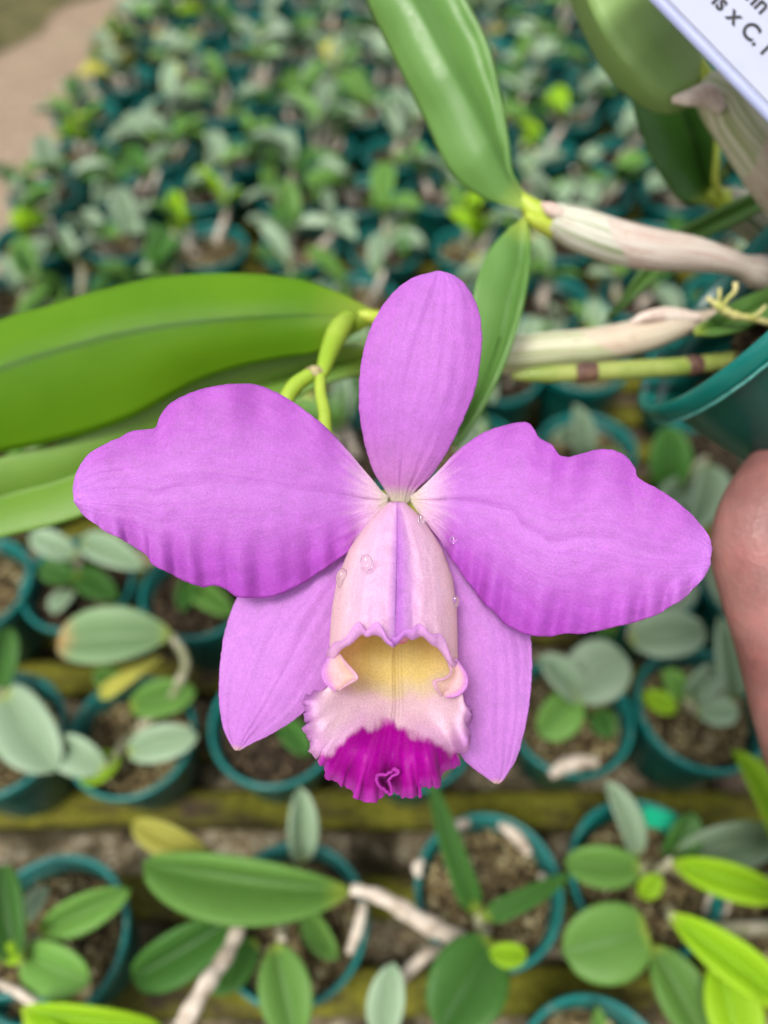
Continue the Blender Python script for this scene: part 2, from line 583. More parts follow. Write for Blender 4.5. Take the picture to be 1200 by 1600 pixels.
def rough_box(name, L, W, H, seg=60, seed=0, amp=.0016):
    """long weathered slat along x, centre on top face z=0"""
    prof = [(-W / 2, -H), (-W / 2, -.003), (-W / 2 + .003, 0), (-W / 6, .0006), (W / 6, .0006), (W / 2 - .003, 0), (W / 2, -.003), (W / 2, -H)]
    rows = []
    for i in range(seg + 1):
        x = -L / 2 + L * i / seg
        rows.append([(x, y + amp * nz(x * 14, y * 40, seed) + .5 * amp * nz(x * 60, 3, seed), z + amp * .8 * nz(x * 25, y * 60, seed + 9) * (z > -H)) for (y, z) in prof])
    me = grid_mesh(name, rows, wrap=True)
    b = bmesh.new()
    b.from_mesh(me)
    bmesh.ops.holes_fill(b, edges=[e for e in b.edges if e.is_boundary], sides=0)
    for fc in b.faces:
        fc.smooth = len(fc.verts) == 4
    b.to_mesh(me)
    b.free()
    return me

slat_ys = [-.28, -.235, -.19, -.14, -.095, -.05, -.005, .052, .104, .155, .203, .251, .297]
while slat_ys[-1] < BY1 - .06:
    slat_ys.append(slat_ys[-1] + .0475 + rnd.uniform(-.003, .003))
slat_me = [rough_box('slat', BX1 - BX0, .0245, .014, 70, k * 7) for k in range(4)]
for i, y in enumerate(slat_ys):
    o = mesh_obj('slat', slat_me[i % 4], M['slat'], bench)
    o.location = ((BX0 + BX1) / 2 + rnd.uniform(-.006, .006), y, BENCH_TOP)
    o.rotation_euler = (0, 0, rnd.uniform(-.006, .006))

def box_mesh(name, sx, sy, sz, bev=.004):
    b = bmesh.new()
    bmesh.ops.create_cube(b, size=1)
    bmesh.ops.scale(b, vec=(sx, sy, sz), verts=b.verts)
    bmesh.ops.bevel(b, geom=list(b.edges), offset=bev, segments=2, affect='EDGES')
    me = bpy.data.meshes.new(name)
    b.to_mesh(me)
    b.free()
    return me

o = mesh_obj('board', box_mesh('board', BX1 - BX0 - .03, BY1 - BY0 - .03, .012), M['board'], bench)
o.location = ((BX0 + BX1) / 2, (BY0 + BY1) / 2, BENCH_TOP - .014 - .012 - .006)
for x in (BX0 + .06, (BX0 + BX1) / 2, BX1 - .06):
    o = mesh_obj('bearer', box_mesh('bearer', .04, BY1 - BY0 - .02, .0118), M['old_wood'], bench)
    o.location = (x, (BY0 + BY1) / 2, BENCH_TOP - .014 - .0061)
for x in (BX0 + .06, BX1 - .06):
    for y in (BY0 + .08, BY1 - .08):
        hh = BENCH_TOP - .014 - .012 - .0125
        o = mesh_obj('leg', box_mesh('leg', .06, .06, hh), M['old_wood'], bench)
        o.location = (x, y, hh / 2)

# ------------------------------------------------------------------ leaf prototypes: x 0..1 length, y -.5..+.5 width
def leaf_proto(name, shape, droop=.08, fold=.12, twist=.0, wave=.0, nu=18, nv=9):
    rows, uv = [], []
    for i in range(nu + 1):
        u = i / nu
        q_ = min(1., max(0., u))
        if shape == 'oval':
            hw = (q_ ** .62 * (1 - q_) ** .46) / .475
        elif shape == 'lance':
            hw = (q_ ** .70 * (1 - q_) ** .58) / .411
        elif shape == 'narrow':
            hw = min(1, (u * 4 + .25)) * (1 - u ** 3.2) ** .62
        else:
            hw = (q_ ** .50 * (1 - q_) ** .42) / .528
        hw = max(hw, .09 if u < .3 else .015)
        row = []
        for j in range(nv):
            t = -1 + 2 * j / (nv - 1)
            y = .5 * hw * t
            z = -droop * u * u + fold * (abs(t) * 1.25 - .45 * abs(t) ** 3) * hw * .5 + wave * math.sin(u * 9 + t) * abs(t) + .02 * nz(u * 2.2, t * 1.1, droop * 40 + fold * 9)
            a = twist * u
            row.append((u, y * math.cos(a), z + y * math.sin(a) * .5))
            uv.append((u, j / (nv - 1)))
        rows.append(row)
    return grid_mesh(name, rows, uv=uv)

LEAF = {
    'oval': leaf_proto('leaf_oval', 'oval', .14, .55, .15, nu=22, nv=13),
    'oval2': leaf_proto('leaf_oval_curved', 'oval', .26, .6, .3, .01, nu=22, nv=13),
    'lance': leaf_proto('leaf_lance', 'lance', .15, .5, .2, nu=22, nv=13),
    'lance2': leaf_proto('leaf_lance_curved', 'lance', .30, .6, -.4, .01, nu=22, nv=13),
    'round': leaf_proto('leaf_round', 'round', .16, .42, -.1, nu=22, nv=13),
    'narrow': leaf_proto('leaf_narrow', 'narrow', .26, .30, nu=22, nv=9),
}

def put_leaf(parent, base, tip, width, kind, mat, nrm=None, th=.0011):
    """a leaf from base to tip (world), face normal towards nrm"""
    d = tip - base
    L = d.length
    x = d / L
    n = (nrm or Vector((0, -.25, 1))).normalized()
    y = n.cross(x).normalized()
    z = x.cross(y)
    o = bpy.data.objects.new('leaf', LEAF[kind])
    if not LEAF[kind].materials:
        LEAF[kind].materials.append(None)
    o.material_slots[0].link = 'OBJECT'
    o.material_slots[0].material = M[mat]
    mw = Matrix.Translation(base) @ Matrix(((x.x * L, y.x * width, z.x * L, 0), (x.y * L, y.y * width, z.y * L, 0), (x.z * L, y.z * width, z.z * L, 0), (0, 0, 0, 1)))
    col.objects.link(o)
    o.parent = parent
    o.matrix_parent_inverse = Matrix()
    o.matrix_basis = parent.matrix_world.inverted() @ mw
    md = o.modifiers.new('thickness', 'SOLIDIFY')
    md.thickness = th / max(L, .01)
    md.offset = 0
    return o

def put_tube(name, parent, pts, rad, mat, seg=10, bump=None):
    o = bpy.data.objects.new(name, tube_mesh(name, pts, rad, seg, bump=bump))
    o.data.materials.append(M[mat])
    col.objects.link(o)
    o.parent = parent
    o.matrix_parent_inverse = parent.matrix_world.inverted()
    return o

# ------------------------------------------------------------------ pot
PR = .041
pot_me = lathe_mesh('pot_body', [(.004, .0015), (.026, .0015), (.0285, .003), (.0300, .010), (.0372, POT_H - .0115), (.0372, POT_H - .0095), (.0364, POT_H - .009), (.0355, POT_H - .016), (.0290, .010), (.0270, .006), (.004, .005)], 40)
rim_me = lathe_mesh('pot_rim', [(.0366, POT_H - .0105), (.0390, POT_H - .0110), (.0400, POT_H - .0095), (.0408, POT_H - .0022), (.0404, POT_H - .0006), (.0393, POT_H), (.0378, POT_H - .0008), (.0372, POT_H - .0030), (.0366, POT_H - .0105)], 44)
pot_me.materials.append(M['pot'])
rim_me.materials.append(M['rim'])

def mix_mesh(name, rad, seed, chips=70, csize=.0035):
    b = bmesh.new()
    rr = random.Random(seed)
    rings, seg = 9, 26
    vs = [[b.verts.new((rad * i / rings * math.cos(2 * math.pi * j / seg), rad * i / rings * math.sin(2 * math.pi * j / seg), .002 * nz(i * 1.7, j * .9, seed) + .003 * (1 - (i / rings) ** 2))) for j in range(seg)] for i in range(1, rings + 1)]
    c0 = b.verts.new((0, 0, .003))
    for j in range(seg):
        b.faces.new((c0, vs[0][j], vs[0][(j + 1) % seg]))
        for i in range(rings - 1):
            b.faces.new((vs[i][j], vs[i + 1][j], vs[i + 1][(j + 1) % seg], vs[i][(j + 1) % seg]))
    for k in range(chips):
        a, r = rr.uniform(0, 6.28), rad * .94 * math.sqrt(rr.random())
        s = csize * rr.uniform(.5, 1.4)
        mt = Matrix.Translation((r * math.cos(a), r * math.sin(a), .0035 + rr.uniform(0, .002))) @ Matrix.Rotation(rr.uniform(0, 6), 4, Vector((rr.random(), rr.random(), rr.random() + .1)).normalized()) @ Matrix.Diagonal((s, s * rr.uniform(.5, 1), s * rr.uniform(.3, .7), 1))
        ret = bmesh.ops.create_icosphere(b, subdivisions=1, radius=1, matrix=mt)
        for v in ret['verts']:
            v.co += Vector((rr.uniform(-1, 1), rr.uniform(-1, 1), rr.uniform(-1, 1))) * s * .25
    me = bpy.data.meshes.new(name)
    b.to_mesh(me)
    b.free()
    return me

mix_me = [mix_mesh('potting_mix', .0345, k, 90) for k in range(3)]
for m_ in mix_me:
    m_.materials.append(M['mix'])
dmix_me = mix_mesh('potting_mix_dark', .0345, 5, 60)
dmix_me.materials.append(M['darkmix'])

def potted(x, y, label, group, near=False, dark=False):
    t = thing('potted_seedling', label, 'potted plant', (x, y, BENCH_TOP + .001), group)
    rz = rnd.uniform(0, 6.28)
    s = rnd.uniform(.97, 1.03)
    tilt = (rnd.uniform(-.03, .03), rnd.uniform(-.03, .03), rz)
    p = bpy.data.objects.new('pot', pot_me)
    r = bpy.data.objects.new('rim', rim_me)
    mx = bpy.data.objects.new('potting_mix', dmix_me if dark else rnd.choice(mix_me))
    mx['kind'] = 'stuff'
    for o, par in ((p, t), (r, p), (mx, t)):
        col.objects.link(o)
        o.parent = par
    p.scale = (s, s, s)
    p.rotation_euler = tilt
    mx.location = (0, 0, POT_H * s - rnd.uniform(.014, .020))
    mx.rotation_euler = (0, 0, rz)
    return t

# ------------------------------------------------------------------ near pots, leaf by leaf from the photograph
near = {}
def npot(key, px, py, label, dark=False):
    c = PP(px, py, RIM_Z)
    near[key] = potted(c.x, c.y, label, 'seedling pots on the bench', True, dark)
    return near[key]

npot('r0a', -10, 1700, 'teal seedling pot with a white dry stem, at the bench edge near lime leaves', False)
npot('r0b', 925, 1705, 'teal seedling pot with an empty looking gritty top beside mossy slat')
npot('r1a', 78, 1462, 'seedling pot with rounded light green leaves and a yellow new shoot')
npot('r1b', 458, 1442, 'seedling pot under one long pale green leaf held level on a pink stem')
npot('r1c', 765, 1393, 'seedling pot with dead white sheaths on its rim and a lime bud')
npot('r1d', 1012, 1372, 'seedling pot with a bright green clip on its rim and round leaves')
npot('r1e', 1235, 1440, 'seedling pot with long glossy lime green leaves and a white wire hook')
npot('r2a', -8, 1150, 'seedling pot with one big round grey green leaf over its rim')
npot('r2b', 205, 1140, 'seedling pot with ribbed olive leaves and a large brown tipped leaf above')
npot('r2c', 428, 1128, 'seedling pot half hidden below the pale lower sepal, with one dim leaf', True)
npot('r2d', 645, 1130, 'seedling pot hidden behind the magenta orchid lip')
npot('r2e', 893, 1108, 'seedling pot with a white dry sheath on its rim and one bright round leaf')
npot('r2f', 1092, 1105, 'seedling pot with pale yellowish grit and small grey green leaves')
npot('r3a', -45, 915, 'seedling pot cut by the bench edge, below the wide orchid leaf')
npot('r3b', 122, 905, 'seedling pot of dark bark with small blue grey leaves', True)
npot('r3c', 310, 920, 'seedling pot of dark bark with dim green leaves behind the left petal', True)
npot('r3d', 1000, 905, 'seedling pot with broad grey green leaves behind the right petal')
npot('r3e', 1175, 905, 'seedling pot behind the bare hand')
npot('r4a', 922, 700, 'seedling pot with pale upright leaf between right petal and tilted pot')
npot('r4b', 1105, 705, 'seedling pot of brown bark just below the tilted teal pot', True)

def NL(key, b, t, wpx, kind, mat, hb=.0, ht=.01, tiltn=None):
    """leaf: base and tip pixel, width in px, heights above rim plane"""
    B = PP(b[0], b[1], RIM_Z + hb)
    T = PP(t[0], t[1], RIM_Z + ht)
    Z = .5 * (zdepth(B) + zdepth(T))
    put_leaf(near[key], B, T, wpx / FPX * Z, kind, mat, tiltn or Vector((rnd.uniform(-.3, .3), -.35, 1)))

# row 3
NL('r3b', (120, 870), (48, 835), 42, 'oval', 'b_silver', .01, .03)
NL('r3b', (130, 850), (215, 880), 46, 'oval', 'b_silver', .01, .03)
NL('r3b', (120, 905), (62, 885), 40, 'oval', 'b_dark', .0, .012)
NL('r3b', (122, 900), (178, 930), 44, 'oval', 'b_dark', .0, .012)
NL('r3b', (112, 925), (82, 952), 32, 'round', 'b_silver', -.01, .0)
NL('r3c', (300, 915), (360, 955), 40, 'oval', 'b_green', -.01, .005)
NL('r3c', (300, 905), (285, 950), 30, 'oval', 'b_dark', -.01, .0)
NL('r3c', (305, 900), (350, 870), 40, 'oval', 'b_silver', .0, .02)
NL('r3d', (985, 1000), (1098, 985), 74, 'oval2', 'b_silver', .02, .045)
NL('r3d', (960, 985), (900, 940), 60, 'oval', 'b_dark', .0, .03)
NL('r3d', (1000, 960), (1085, 905), 60, 'oval', 'b_silver', .0, .03)
NL('r3e', (1140, 1090), (1130, 975), 48, 'oval', 'b_silver', .0, .05)
NL('r3e', (1150, 960), (1110, 880), 50, 'oval', 'b_silver', .0, .03)
# row 4 (right, between petal and held pot)
NL('r4a', (905, 720), (905, 640), 44, 'lance', 'b_silver', .0, .05)
NL('r4a', (930, 700), (870, 680), 40, 'oval', 'b_silver', .0, .03)
NL('r4a', (925, 720), (975, 735), 40, 'oval', 'b_green', .0, .02)
NL('r4b', (1045, 770), (1045, 670), 64, 'oval', 'b_dark', .0, .045)
NL('r4b', (1075, 760), (1030, 800), 50, 'oval', 'b_silver', .0, .02)
NL('r4b', (1095, 730), (1090, 820), 56, 'oval', 'b_silver', .0, .03)
# row 2
NL('r2b', (268, 992), (82, 1000), 92, 'lance', 'b_tip', .045, .05)
NL('r2b', (158, 1090), (240, 1028), 26, 'narrow', 'b_yellow', .01, .03)
NL('r2b', (205, 1105), (300, 1080), 58, 'oval', 'b_green', .004, .014)
NL('r2b', (202, 1175), (302, 1150), 56, 'oval', 'b_silver', .006, .02)
NL('r2b', (165, 1200), (85, 1160), 58, 'oval', 'b_silver', .01, .025)
NL('r2b', (185, 1180), (130, 1222), 50, 'oval', 'b_lime', .004, .012)
NL('r2b', (195, 1075), (150, 1050), 40, 'oval', 'b_green', .0, .02)
NL('r2a', (10, 1085), (75, 1195), 92, 'round', 'b_silver', .02, .03)
NL('r2a', (-10, 1090), (10, 985), 60, 'oval', 'b_dark', .01, .04)
NL('r2a', (0, 1160), (-60, 1200), 60, 'oval', 'b_green', .0, .02)
NL('r2c', (440, 1130), (480, 1175), 40, 'oval', 'b_dark', -.01, .0)
NL('r2e', (890, 1085), (972, 1018), 96, 'round', 'b_silver', .015, .035)
NL('r2e', (900, 1085), (850, 1148), 66, 'round', 'b_green', .012, .012)
NL('r2e', (905, 1090), (850, 1030), 55, 'oval', 'b_silver', .01, .04)
NL('r2e', (930, 1110), (955, 1150), 40, 'oval', 'b_dark', -.006, .0)
NL('r2f', (1005, 1085), (1055, 1110), 34, 'oval', 'b_lime', .004, .01)
NL('r2f', (1090, 1112), (1152, 1112), 46, 'oval', 'b_silver', .0, .012)
NL('r2f', (1075, 1090), (1125, 1040), 46, 'oval', 'b_silver', .004, .03)
NL('r2f', (1070, 1090), (1040, 1050), 40, 'oval', 'b_green', .004, .02)
NL('r2f', (1100, 1100), (1090, 1050), 36, 'round', 'b_dark', .0, .02)
# row 1
NL('r1a', (62, 1455), (196, 1395), 58, 'lance', 'b_green', .02, .03)
NL('r1a', (45, 1440), (70, 1388), 32, 'oval', 'b_silver', .01, .02)
NL('r1a', (28, 1505), (-5, 1355), 76, 'oval', 'b_dark', .03, .045)
NL('r1a', (40, 1490), (128, 1535), 74, 'round', 'b_green', .02, .03)
NL('r1a', (35, 1480), (8, 1500), 36, 'oval', 'b_lime', .03, .035)
NL('r1a', (70, 1480), (50, 1545), 46, 'oval', 'b_silver', .015, .02)
NL('r0a', (35, 1575), (245, 1612), 66, 'lance', 'b_lime', .04, .035)
NL('r0a', (40, 1590), (150, 1660), 60, 'lance', 'b_lime', .03, .035)
NL('r1b', (545, 1390), (214, 1362), 92, 'lance', 'b_green', .035, .05, Vector((0, -.5, 1)))
NL('r1b', (470, 1345), (470, 1240), 50, 'oval', 'b_silver', .01, .045)
NL('r1b', (325, 1330), (204, 1288), 46, 'lance', 'b_yellow', .02, .03)
NL('r1b', (372, 1430), (205, 1535), 76, 'oval', 'b_dark', .02, .02)
NL('r1b', (430, 1475), (462, 1625), 82, 'lance', 'b_green', .035, .035)
NL('r1b', (400, 1470), (325, 1545), 60, 'oval', 'b_dark', .0, .01)
NL('r1b', (478, 1420), (522, 1495), 44, 'oval', 'b_green', .0, .01)
NL('r1c', (745, 1425), (674, 1235), 40, 'narrow', 'b_dark', .012, .055)
NL('r1c', (752, 1432), (892, 1372), 34, 'narrow', 'b_dark', .012, .03)
NL('r1c', (770, 1470), (690, 1605), 118, 'oval', 'b_dark', .02, .03)
NL('r1c', (822, 1490), (768, 1490), 36, 'oval', 'b_lime', .035, .04)
NL('r1d', (990, 1340), (956, 1228), 50, 'oval', 'b_silver', .012, .045)
NL('r1d', (1000, 1355), (888, 1350), 62, 'oval', 'b_green', .02, .025)
NL('r1d', (1010, 1450), (888, 1490), 112, 'round', 'b_green', .03, .035)
NL('r1d', (1040, 1345), (1085, 1275), 56, 'oval', 'b_dark', .01, .03)
NL('r1d', (1050, 1340), (1215, 1305), 70, 'oval', 'b_silver', .01, .03)
NL('r1d', (1020, 1478), (1105, 1625), 80, 'lance', 'b_green', .02, .02)
NL('r1d', (1000, 1400), (1030, 1370), 34, 'oval', 'b_lime', .01, .02)
NL('r1e', (1050, 1348), (1225, 1402), 56, 'lance', 'b_lime', .03, .045)
NL('r1e', (1045, 1428), (1245, 1575), 66, 'lance', 'b_lime', .04, .045)
NL('r1e', (1120, 1500), (1165, 1660), 84, 'lance', 'b_lime', .035, .04)
NL('r1e', (1215, 1330), (1165, 1180), 66, 'lance', 'b_lime', .02, .06)
NL('r0b', (598, 1620), (612, 1512), 58, 'oval', 'b_silver', .02, .04)
NL('r0b', (920, 1625), (935, 1580), 30, 'oval', 'b_green', .0, .02)

def NT(key, name, pts, rpx, mat, hs, bump=None):
    w_ = [PP(p[0], p[1], RIM_Z + h) for p, h in zip(pts, hs)]
    put_tube(name, near[key], w_, [r / FPX * zdepth(q) for r, q in zip(rpx, w_)], mat, 12, bump)

knob = lambda u, th: .10 * math.sin(u * 38) + .06 * nz(u * 12, th)
NT('r1b', 'stem', [(548, 1388), (600, 1404), (660, 1440), (730, 1474), (752, 1490)], [8, 11, 14, 13, 8], 'drystem', [.035, .03, .02, .0, -.02], knob)
NT('r1b', 'stem', [(445, 1418), (385, 1436), (355, 1490), (318, 1545), (275, 1620)], [9, 11, 12, 14, 15], 'drystem', [.02, .03, .04, .05, .055], knob)
NT('r1b', 'stem', [(440, 1470), (442, 1440), (455, 1440)], [8, 9, 8], 'stem', [.035, .01, -.02])
NT('r1c', 'stem', [(745, 1428), (752, 1450), (765, 1460)], [7, 10, 10], 'stem', [.012, .0, -.02])
NT('r1c', 'stem', [(625, 1535), (640, 1515), (668, 1492), (700, 1478)], [6, 9, 9, 7], 'drystem', [-.01, .01, .01, -.01])
NT('r1c', 'sheath', [(780, 1288), (805, 1305), (828, 1335)], [5, 10, 6], 'drystem', [.003, .003, .001])
NT('r1c', 'sheath', [(700, 1305), (712, 1292), (732, 1285)], [6, 9, 6], 'drystem', [.002, .003, .002])
NT('r1c', 'sheath', [(655, 1370), (652, 1355), (660, 1345)], [5, 8, 5], 'drystem', [.002, .003, .002])
NT('r1c', 'sheath', [(845, 1365), (850, 1378), (848, 1390)], [4, 8, 4], 'drystem', [-.004, -.004, -.004])
NT('r1b', 'sheath', [(568, 1410), (560, 1450), (545, 1490)], [6, 9, 6], 'drystem', [.003, .003, .002])
NT('r2e', 'sheath', [(860, 1212), (884, 1196), (910, 1190), (934, 1190)], [7, 12, 10, 5], 'drystem', [.006, .006, .006, .005])
NT('r1d', 'stem', [(1000, 1352), (1010, 1375), (1015, 1390)], [7, 9, 9], 'stem', [.02, .0, -.02])
NT('r1d', 'stem', [(1050, 1345), (1025, 1365), (1018, 1385)], [7, 8, 8], 'stem', [.03, .01, -.02])
NT('r1e', 'stem', [(1045, 1428), (1090, 1450), (1180, 1450), (1228, 1445)], [8, 10, 11, 10], 'stem', [.04, .03, .0, -.02])
NT('r1e', 'stem', [(1215, 1330), (1225, 1380), (1235, 1420)], [8, 10, 10], 'stem', [.02, .0, -.02])
NT('r1a', 'stem', [(30, 1500), (45, 1475), (70, 1465)], [8, 9, 9], 'stem', [.03, .01, -.02])
NT('r0a', 'stem', [(-5, 1535), (35, 1555), (75, 1592), (60, 1640)], [5, 7, 7, 7], 'drystem', [.02, .03, .02, -.01])
NT('r2b', 'stem', [(268, 992), (290, 1040), (255, 1100), (215, 1140)], [6, 7, 8, 8], 'stem', [.045, .03, .0, -.02])
NT('r2b', 'stem', [(165, 1200), (185, 1175), (205, 1150)], [7, 8, 8], 'stem', [.01, .0, -.02])
NT('r2a', 'stem', [(5, 1080), (-5, 1110), (-8, 1140)], [7, 8, 8], 'stem', [.02, .0, -.02])
NT('r2e', 'stem', [(895, 1085), (900, 1100), (895, 1115)], [7, 8, 8], 'petiole', [.015, .0, -.02])
NT('r2f', 'stem', [(1070, 1090), (1080, 1105), (1090, 1115)], [6, 7, 7], 'stem', [.004, .0, -.02])
NT('r3b', 'stem', [(122, 860), (122, 885), (122, 905)], [6, 7, 7], 'stem', [.01, .0, -.02])
NT('r4a', 'stem', [(905, 720), (915, 715), (922, 710)], [6, 7, 7], 'stem', [.0, -.01, -.02])
NT('r4b', 'stem', [(1060, 765), (1085, 735), (1105, 715)], [6, 7, 7], 'stem', [.0, .0, -.02])
NT('r3d', 'stem', [(985, 998), (995, 950), (1000, 915)], [6, 7, 7], 'stem', [.02, .0, -.02])

# clip and wire hook on rims
c0 = PP(1030, 1280, RIM_Z + .004)
b_ = bmesh.new()
bmesh.ops.create_cube(b_, size=1)
bmesh.ops.scale(b_, vec=(.019, .011, .004), verts=b_.verts)
bmesh.ops.bevel(b_, geom=list(b_.edges), offset=.0017, segments=3, affect='EDGES')
for sx in (-1, 1):
    ret = bmesh.ops.create_cube(b_, size=1, matrix=Matrix.Translation((sx * .006, -.002, -.005)) @ Matrix.Diagonal((.002, .006, .008, 1)))
me = bpy.data.meshes.new('pot_clip')
b_.to_mesh(me)
b_.free()
o = mesh_obj('pot_clip', me, M['clip'])
o.location = c0
o.rotation_euler = (0, 0, -.25)
tag(o, 'small bright green plastic clip on the rim of a seedling pot', 'clip')
pts = [PP(x, y, RIM_Z + h) for x, y, h in ((1102, 1432, -.012), (1104, 1412, .002), (1114, 1390, .012), (1130, 1392, .012), (1138, 1412, .004), (1130, 1430, -.006))]
o = mesh_obj('wire_hook', tube_mesh('wire_hook', pts, [.0014] * 6, 8), M['drystem'])
tag(o, 'short bent whitish wire hook beside the lime leaved seedling', 'hook')

# ------------------------------------------------------------------ the rows further back
far_specs = []
ys = [.412, .515, .612, .712, .812, .91, 1.01, 1.11, 1.205, 1.305, 1.40, 1.50, 1.60, 1.70, 1.80, 1.90]
for ri, y in enumerate(ys):
    x = -.392 + (ri % 2) * .03 + rnd.uniform(-.01, .01)
    while x < .314 * y + .181 + .07:
        ok = True
        if ri == 0 and x > .11 and x < .33:
            ok = False
        if ok:
            far_specs.append((x + rnd.uniform(-.006, .006), y + rnd.uniform(-.008, .008), ri))
        x += rnd.uniform(.086, .096)
far_specs += [(-.045, .292, -1), (.045, .288, -1), (-.375, .30, -1)]
VAR = [
    ('silver', ['b_silver', 'b_silver', 'b_silver', 'b_green', 'b_dark'], ['oval', 'oval2', 'round'], 'seedling with mostly silvery oval leaves in the blurred rows behind the flower'),
    ('green', ['b_green', 'b_silver', 'b_green', 'b_dark'], ['oval', 'lance', 'lance2'], 'seedling with mid green pointed leaves in the blurred rows behind the flower'),
    ('lime', ['b_lime', 'b_lime', 'b_green', 'b_silver'], ['lance', 'lance2', 'oval'], 'seedling with fresh lime green shoots in the blurred rows behind the flower'),
    ('yellow', ['b_silver', 'b_yellow', 'b_tip', 'b_silver', 'b_green'], ['oval', 'lance2'], 'seedling with a yellowing leaf in the blurred rows behind the flower'),
]
lime_px = [(400, 310), (640 / 2 + 0, 325), (62, 345), (325, 20), (905, 225), (120, 175), (720, 330)]
lime_w = [PP(a, b, RIM_Z + .03) for a, b in lime_px]
stem_proto = []
for k in range(3):
    pts = [Vector((0, 0, 0)), Vector((.004 * k, .002, .012)), Vector((.006, -.003 * k, .026)), Vector((.008, 0, .04))]
    me = tube_mesh('seedling_stem', pts, [.0024, .0038, .0034, .0022], 8, bump=knob)
    me.materials.append(M['drystem'] if k != 1 else M['stem'])
    stem_proto.append(me)
ORD = ['first', 'second', 'third', 'fourth', 'fifth', 'sixth', 'seventh', 'eighth', 'ninth', 'tenth', 'eleventh', 'twelfth', 'thirteenth', 'fourteenth', 'fifteenth', 'sixteenth', 'seventeenth', 'eighteenth', 'nineteenth', 'twentieth', 'twenty-first']
LOOK = {'silver': 'silvery oval leaved', 'green': 'pointed green leaved', 'lime': 'fresh lime leaved', 'yellow': 'partly yellowing'}
for (x, y, ri) in far_specs:
    in_row = sorted(q[0] for q in far_specs if q[2] == ri)
    spot = in_row.index(x)
    near_lime = any((Vector((x, y)) - Vector((q.x, q.y))).length < .05 for q in lime_w)
    v = VAR[2] if near_lime else VAR[rnd.choices([0, 1, 2, 3], [.55, .27, .04, .14])[0]]
    lb = '%s seedling, %s bench row back, %s pot in from the earth floor edge' % (LOOK[v[0]], ORD[ri + 4], ORD[spot])
    if ri == -1:
        lb = ['%s seedling under the long lime orchid leaf', '%s seedling hidden behind the left side of the lip', '%s seedling hidden behind the right side of the lip'][spot] % LOOK[v[0]]
    t = potted(x, y, lb, 'seedlings in the blurred back rows', False, rnd.random() < .5)
    t['category'] = 'potted plant'
    base = Vector((x, y, BENCH_TOP + POT_H - .018))
    ns = rnd.choice([2, 3, 3, 4])
    for s in range(ns):
        a = rnd.uniform(0, 6.28)
        r = rnd.uniform(.0, .018)
        sb = base + Vector((math.cos(a) * r, math.sin(a) * r, 0))
        so_ = bpy.data.objects.new('stem', rnd.choice(stem_proto))
        col.objects.link(so_)
        so_.parent = t
        hgt = rnd.uniform(.6, 1.35)
        lean = rnd.uniform(0, .5)
        so_.matrix_basis = t.matrix_world.inverted() @ Matrix.Translation(sb) @ Matrix.Rotation(a, 4, 'Z') @ Matrix.Rotation(lean, 4, 'Y') @ Matrix.Diagonal((1, 1, hgt, 1))
        top = sb + Vector((math.cos(a) * math.sin(lean), math.sin(a) * math.sin(lean), math.cos(lean))) * .04 * hgt
        for k in range(rnd.choice([2, 3, 3])):
            la = a + rnd.uniform(-2.4, 2.4)
            el = rnd.uniform(.05, 1.0) if v[0] != 'lime' else rnd.uniform(.5, 1.2)
            L = rnd.uniform(.026, .052)
            d = Vector((math.cos(la) * math.cos(el), math.sin(la) * math.cos(el), math.sin(el)))
            st = top - Vector((0, 0, rnd.uniform(0, .01)))
            nn = Vector((-math.cos(la) * math.sin(el), -math.sin(la) * math.sin(el), math.cos(el))) + Vector((rnd.uniform(-.3, .3), rnd.uniform(-.3, .3), 0))
            shp = rnd.choice(v[2])
            wd_ = L * rnd.uniform(.34, .54)
            put_leaf(t, st, st + d * L, wd_, shp, rnd.choice(v[1]), nn)

# ================================================================== HELD ORCHID
# --- pot, tilted in the hand: rim centre and mouth axis
HC = P(1176.5, 442.6, .25)
HN = (RT * -.785 + UP * .616 - FW * .071).normalized()
HRAD = .0535
hx = HN.cross(Vector((0, 0, 1))).normalized()
hy = HN.cross(hx)
HM = Matrix.Translation(HC) @ Matrix(((hx.x, hy.x, HN.x, 0), (hx.y, hy.y, HN.y, 0), (hx.z, hy.z, HN.z, 0), (0, 0, 0, 1)))
orchid = thing('potted_orchid', 'orchid with one large pink purple flower growing from a tilted teal pot', 'orchid', HC)

def oc(name, me, mat, parent=None, th=None):
    o = bpy.data.objects.new(name, me)
    if mat and not me.materials:
        me.materials.append(M[mat])
    col.objects.link(o)
    o.parent = parent or orchid
    o.matrix_parent_inverse = orchid.matrix_world.inverted() if (parent is None) else Matrix()
    if th:
        solid(o, th)
    return o

hp = lathe_mesh('held_pot', [(.002, -.0905), (.036, -.0905), (.0385, -.088), (.040, -.080), (.0486, -.0072), (.0492, -.0060), (.0492, -.0054), (.0486, -.0050), (.0478, -.012), (.0392, -.080), (.036, -.086), (.002, -.086)], 72, .004)
hr = lathe_mesh('held_rim', [(.0486, -.0060), (.0514, -.0070), (.0524, -.0066), (.0530, -.0052), (.0535, -.0026), (.0532, -.0010), (.0522, 0), (.0508, -.0004), (.0499, -.0016), (.0494, -.0040), (.0487, -.0060)], 84, .004)
hp.transform(HM)
hr.transform(HM)
hpo = oc('pot', hp, 'held_pot')
hro = oc('rim', hr, 'held_rim', hpo)
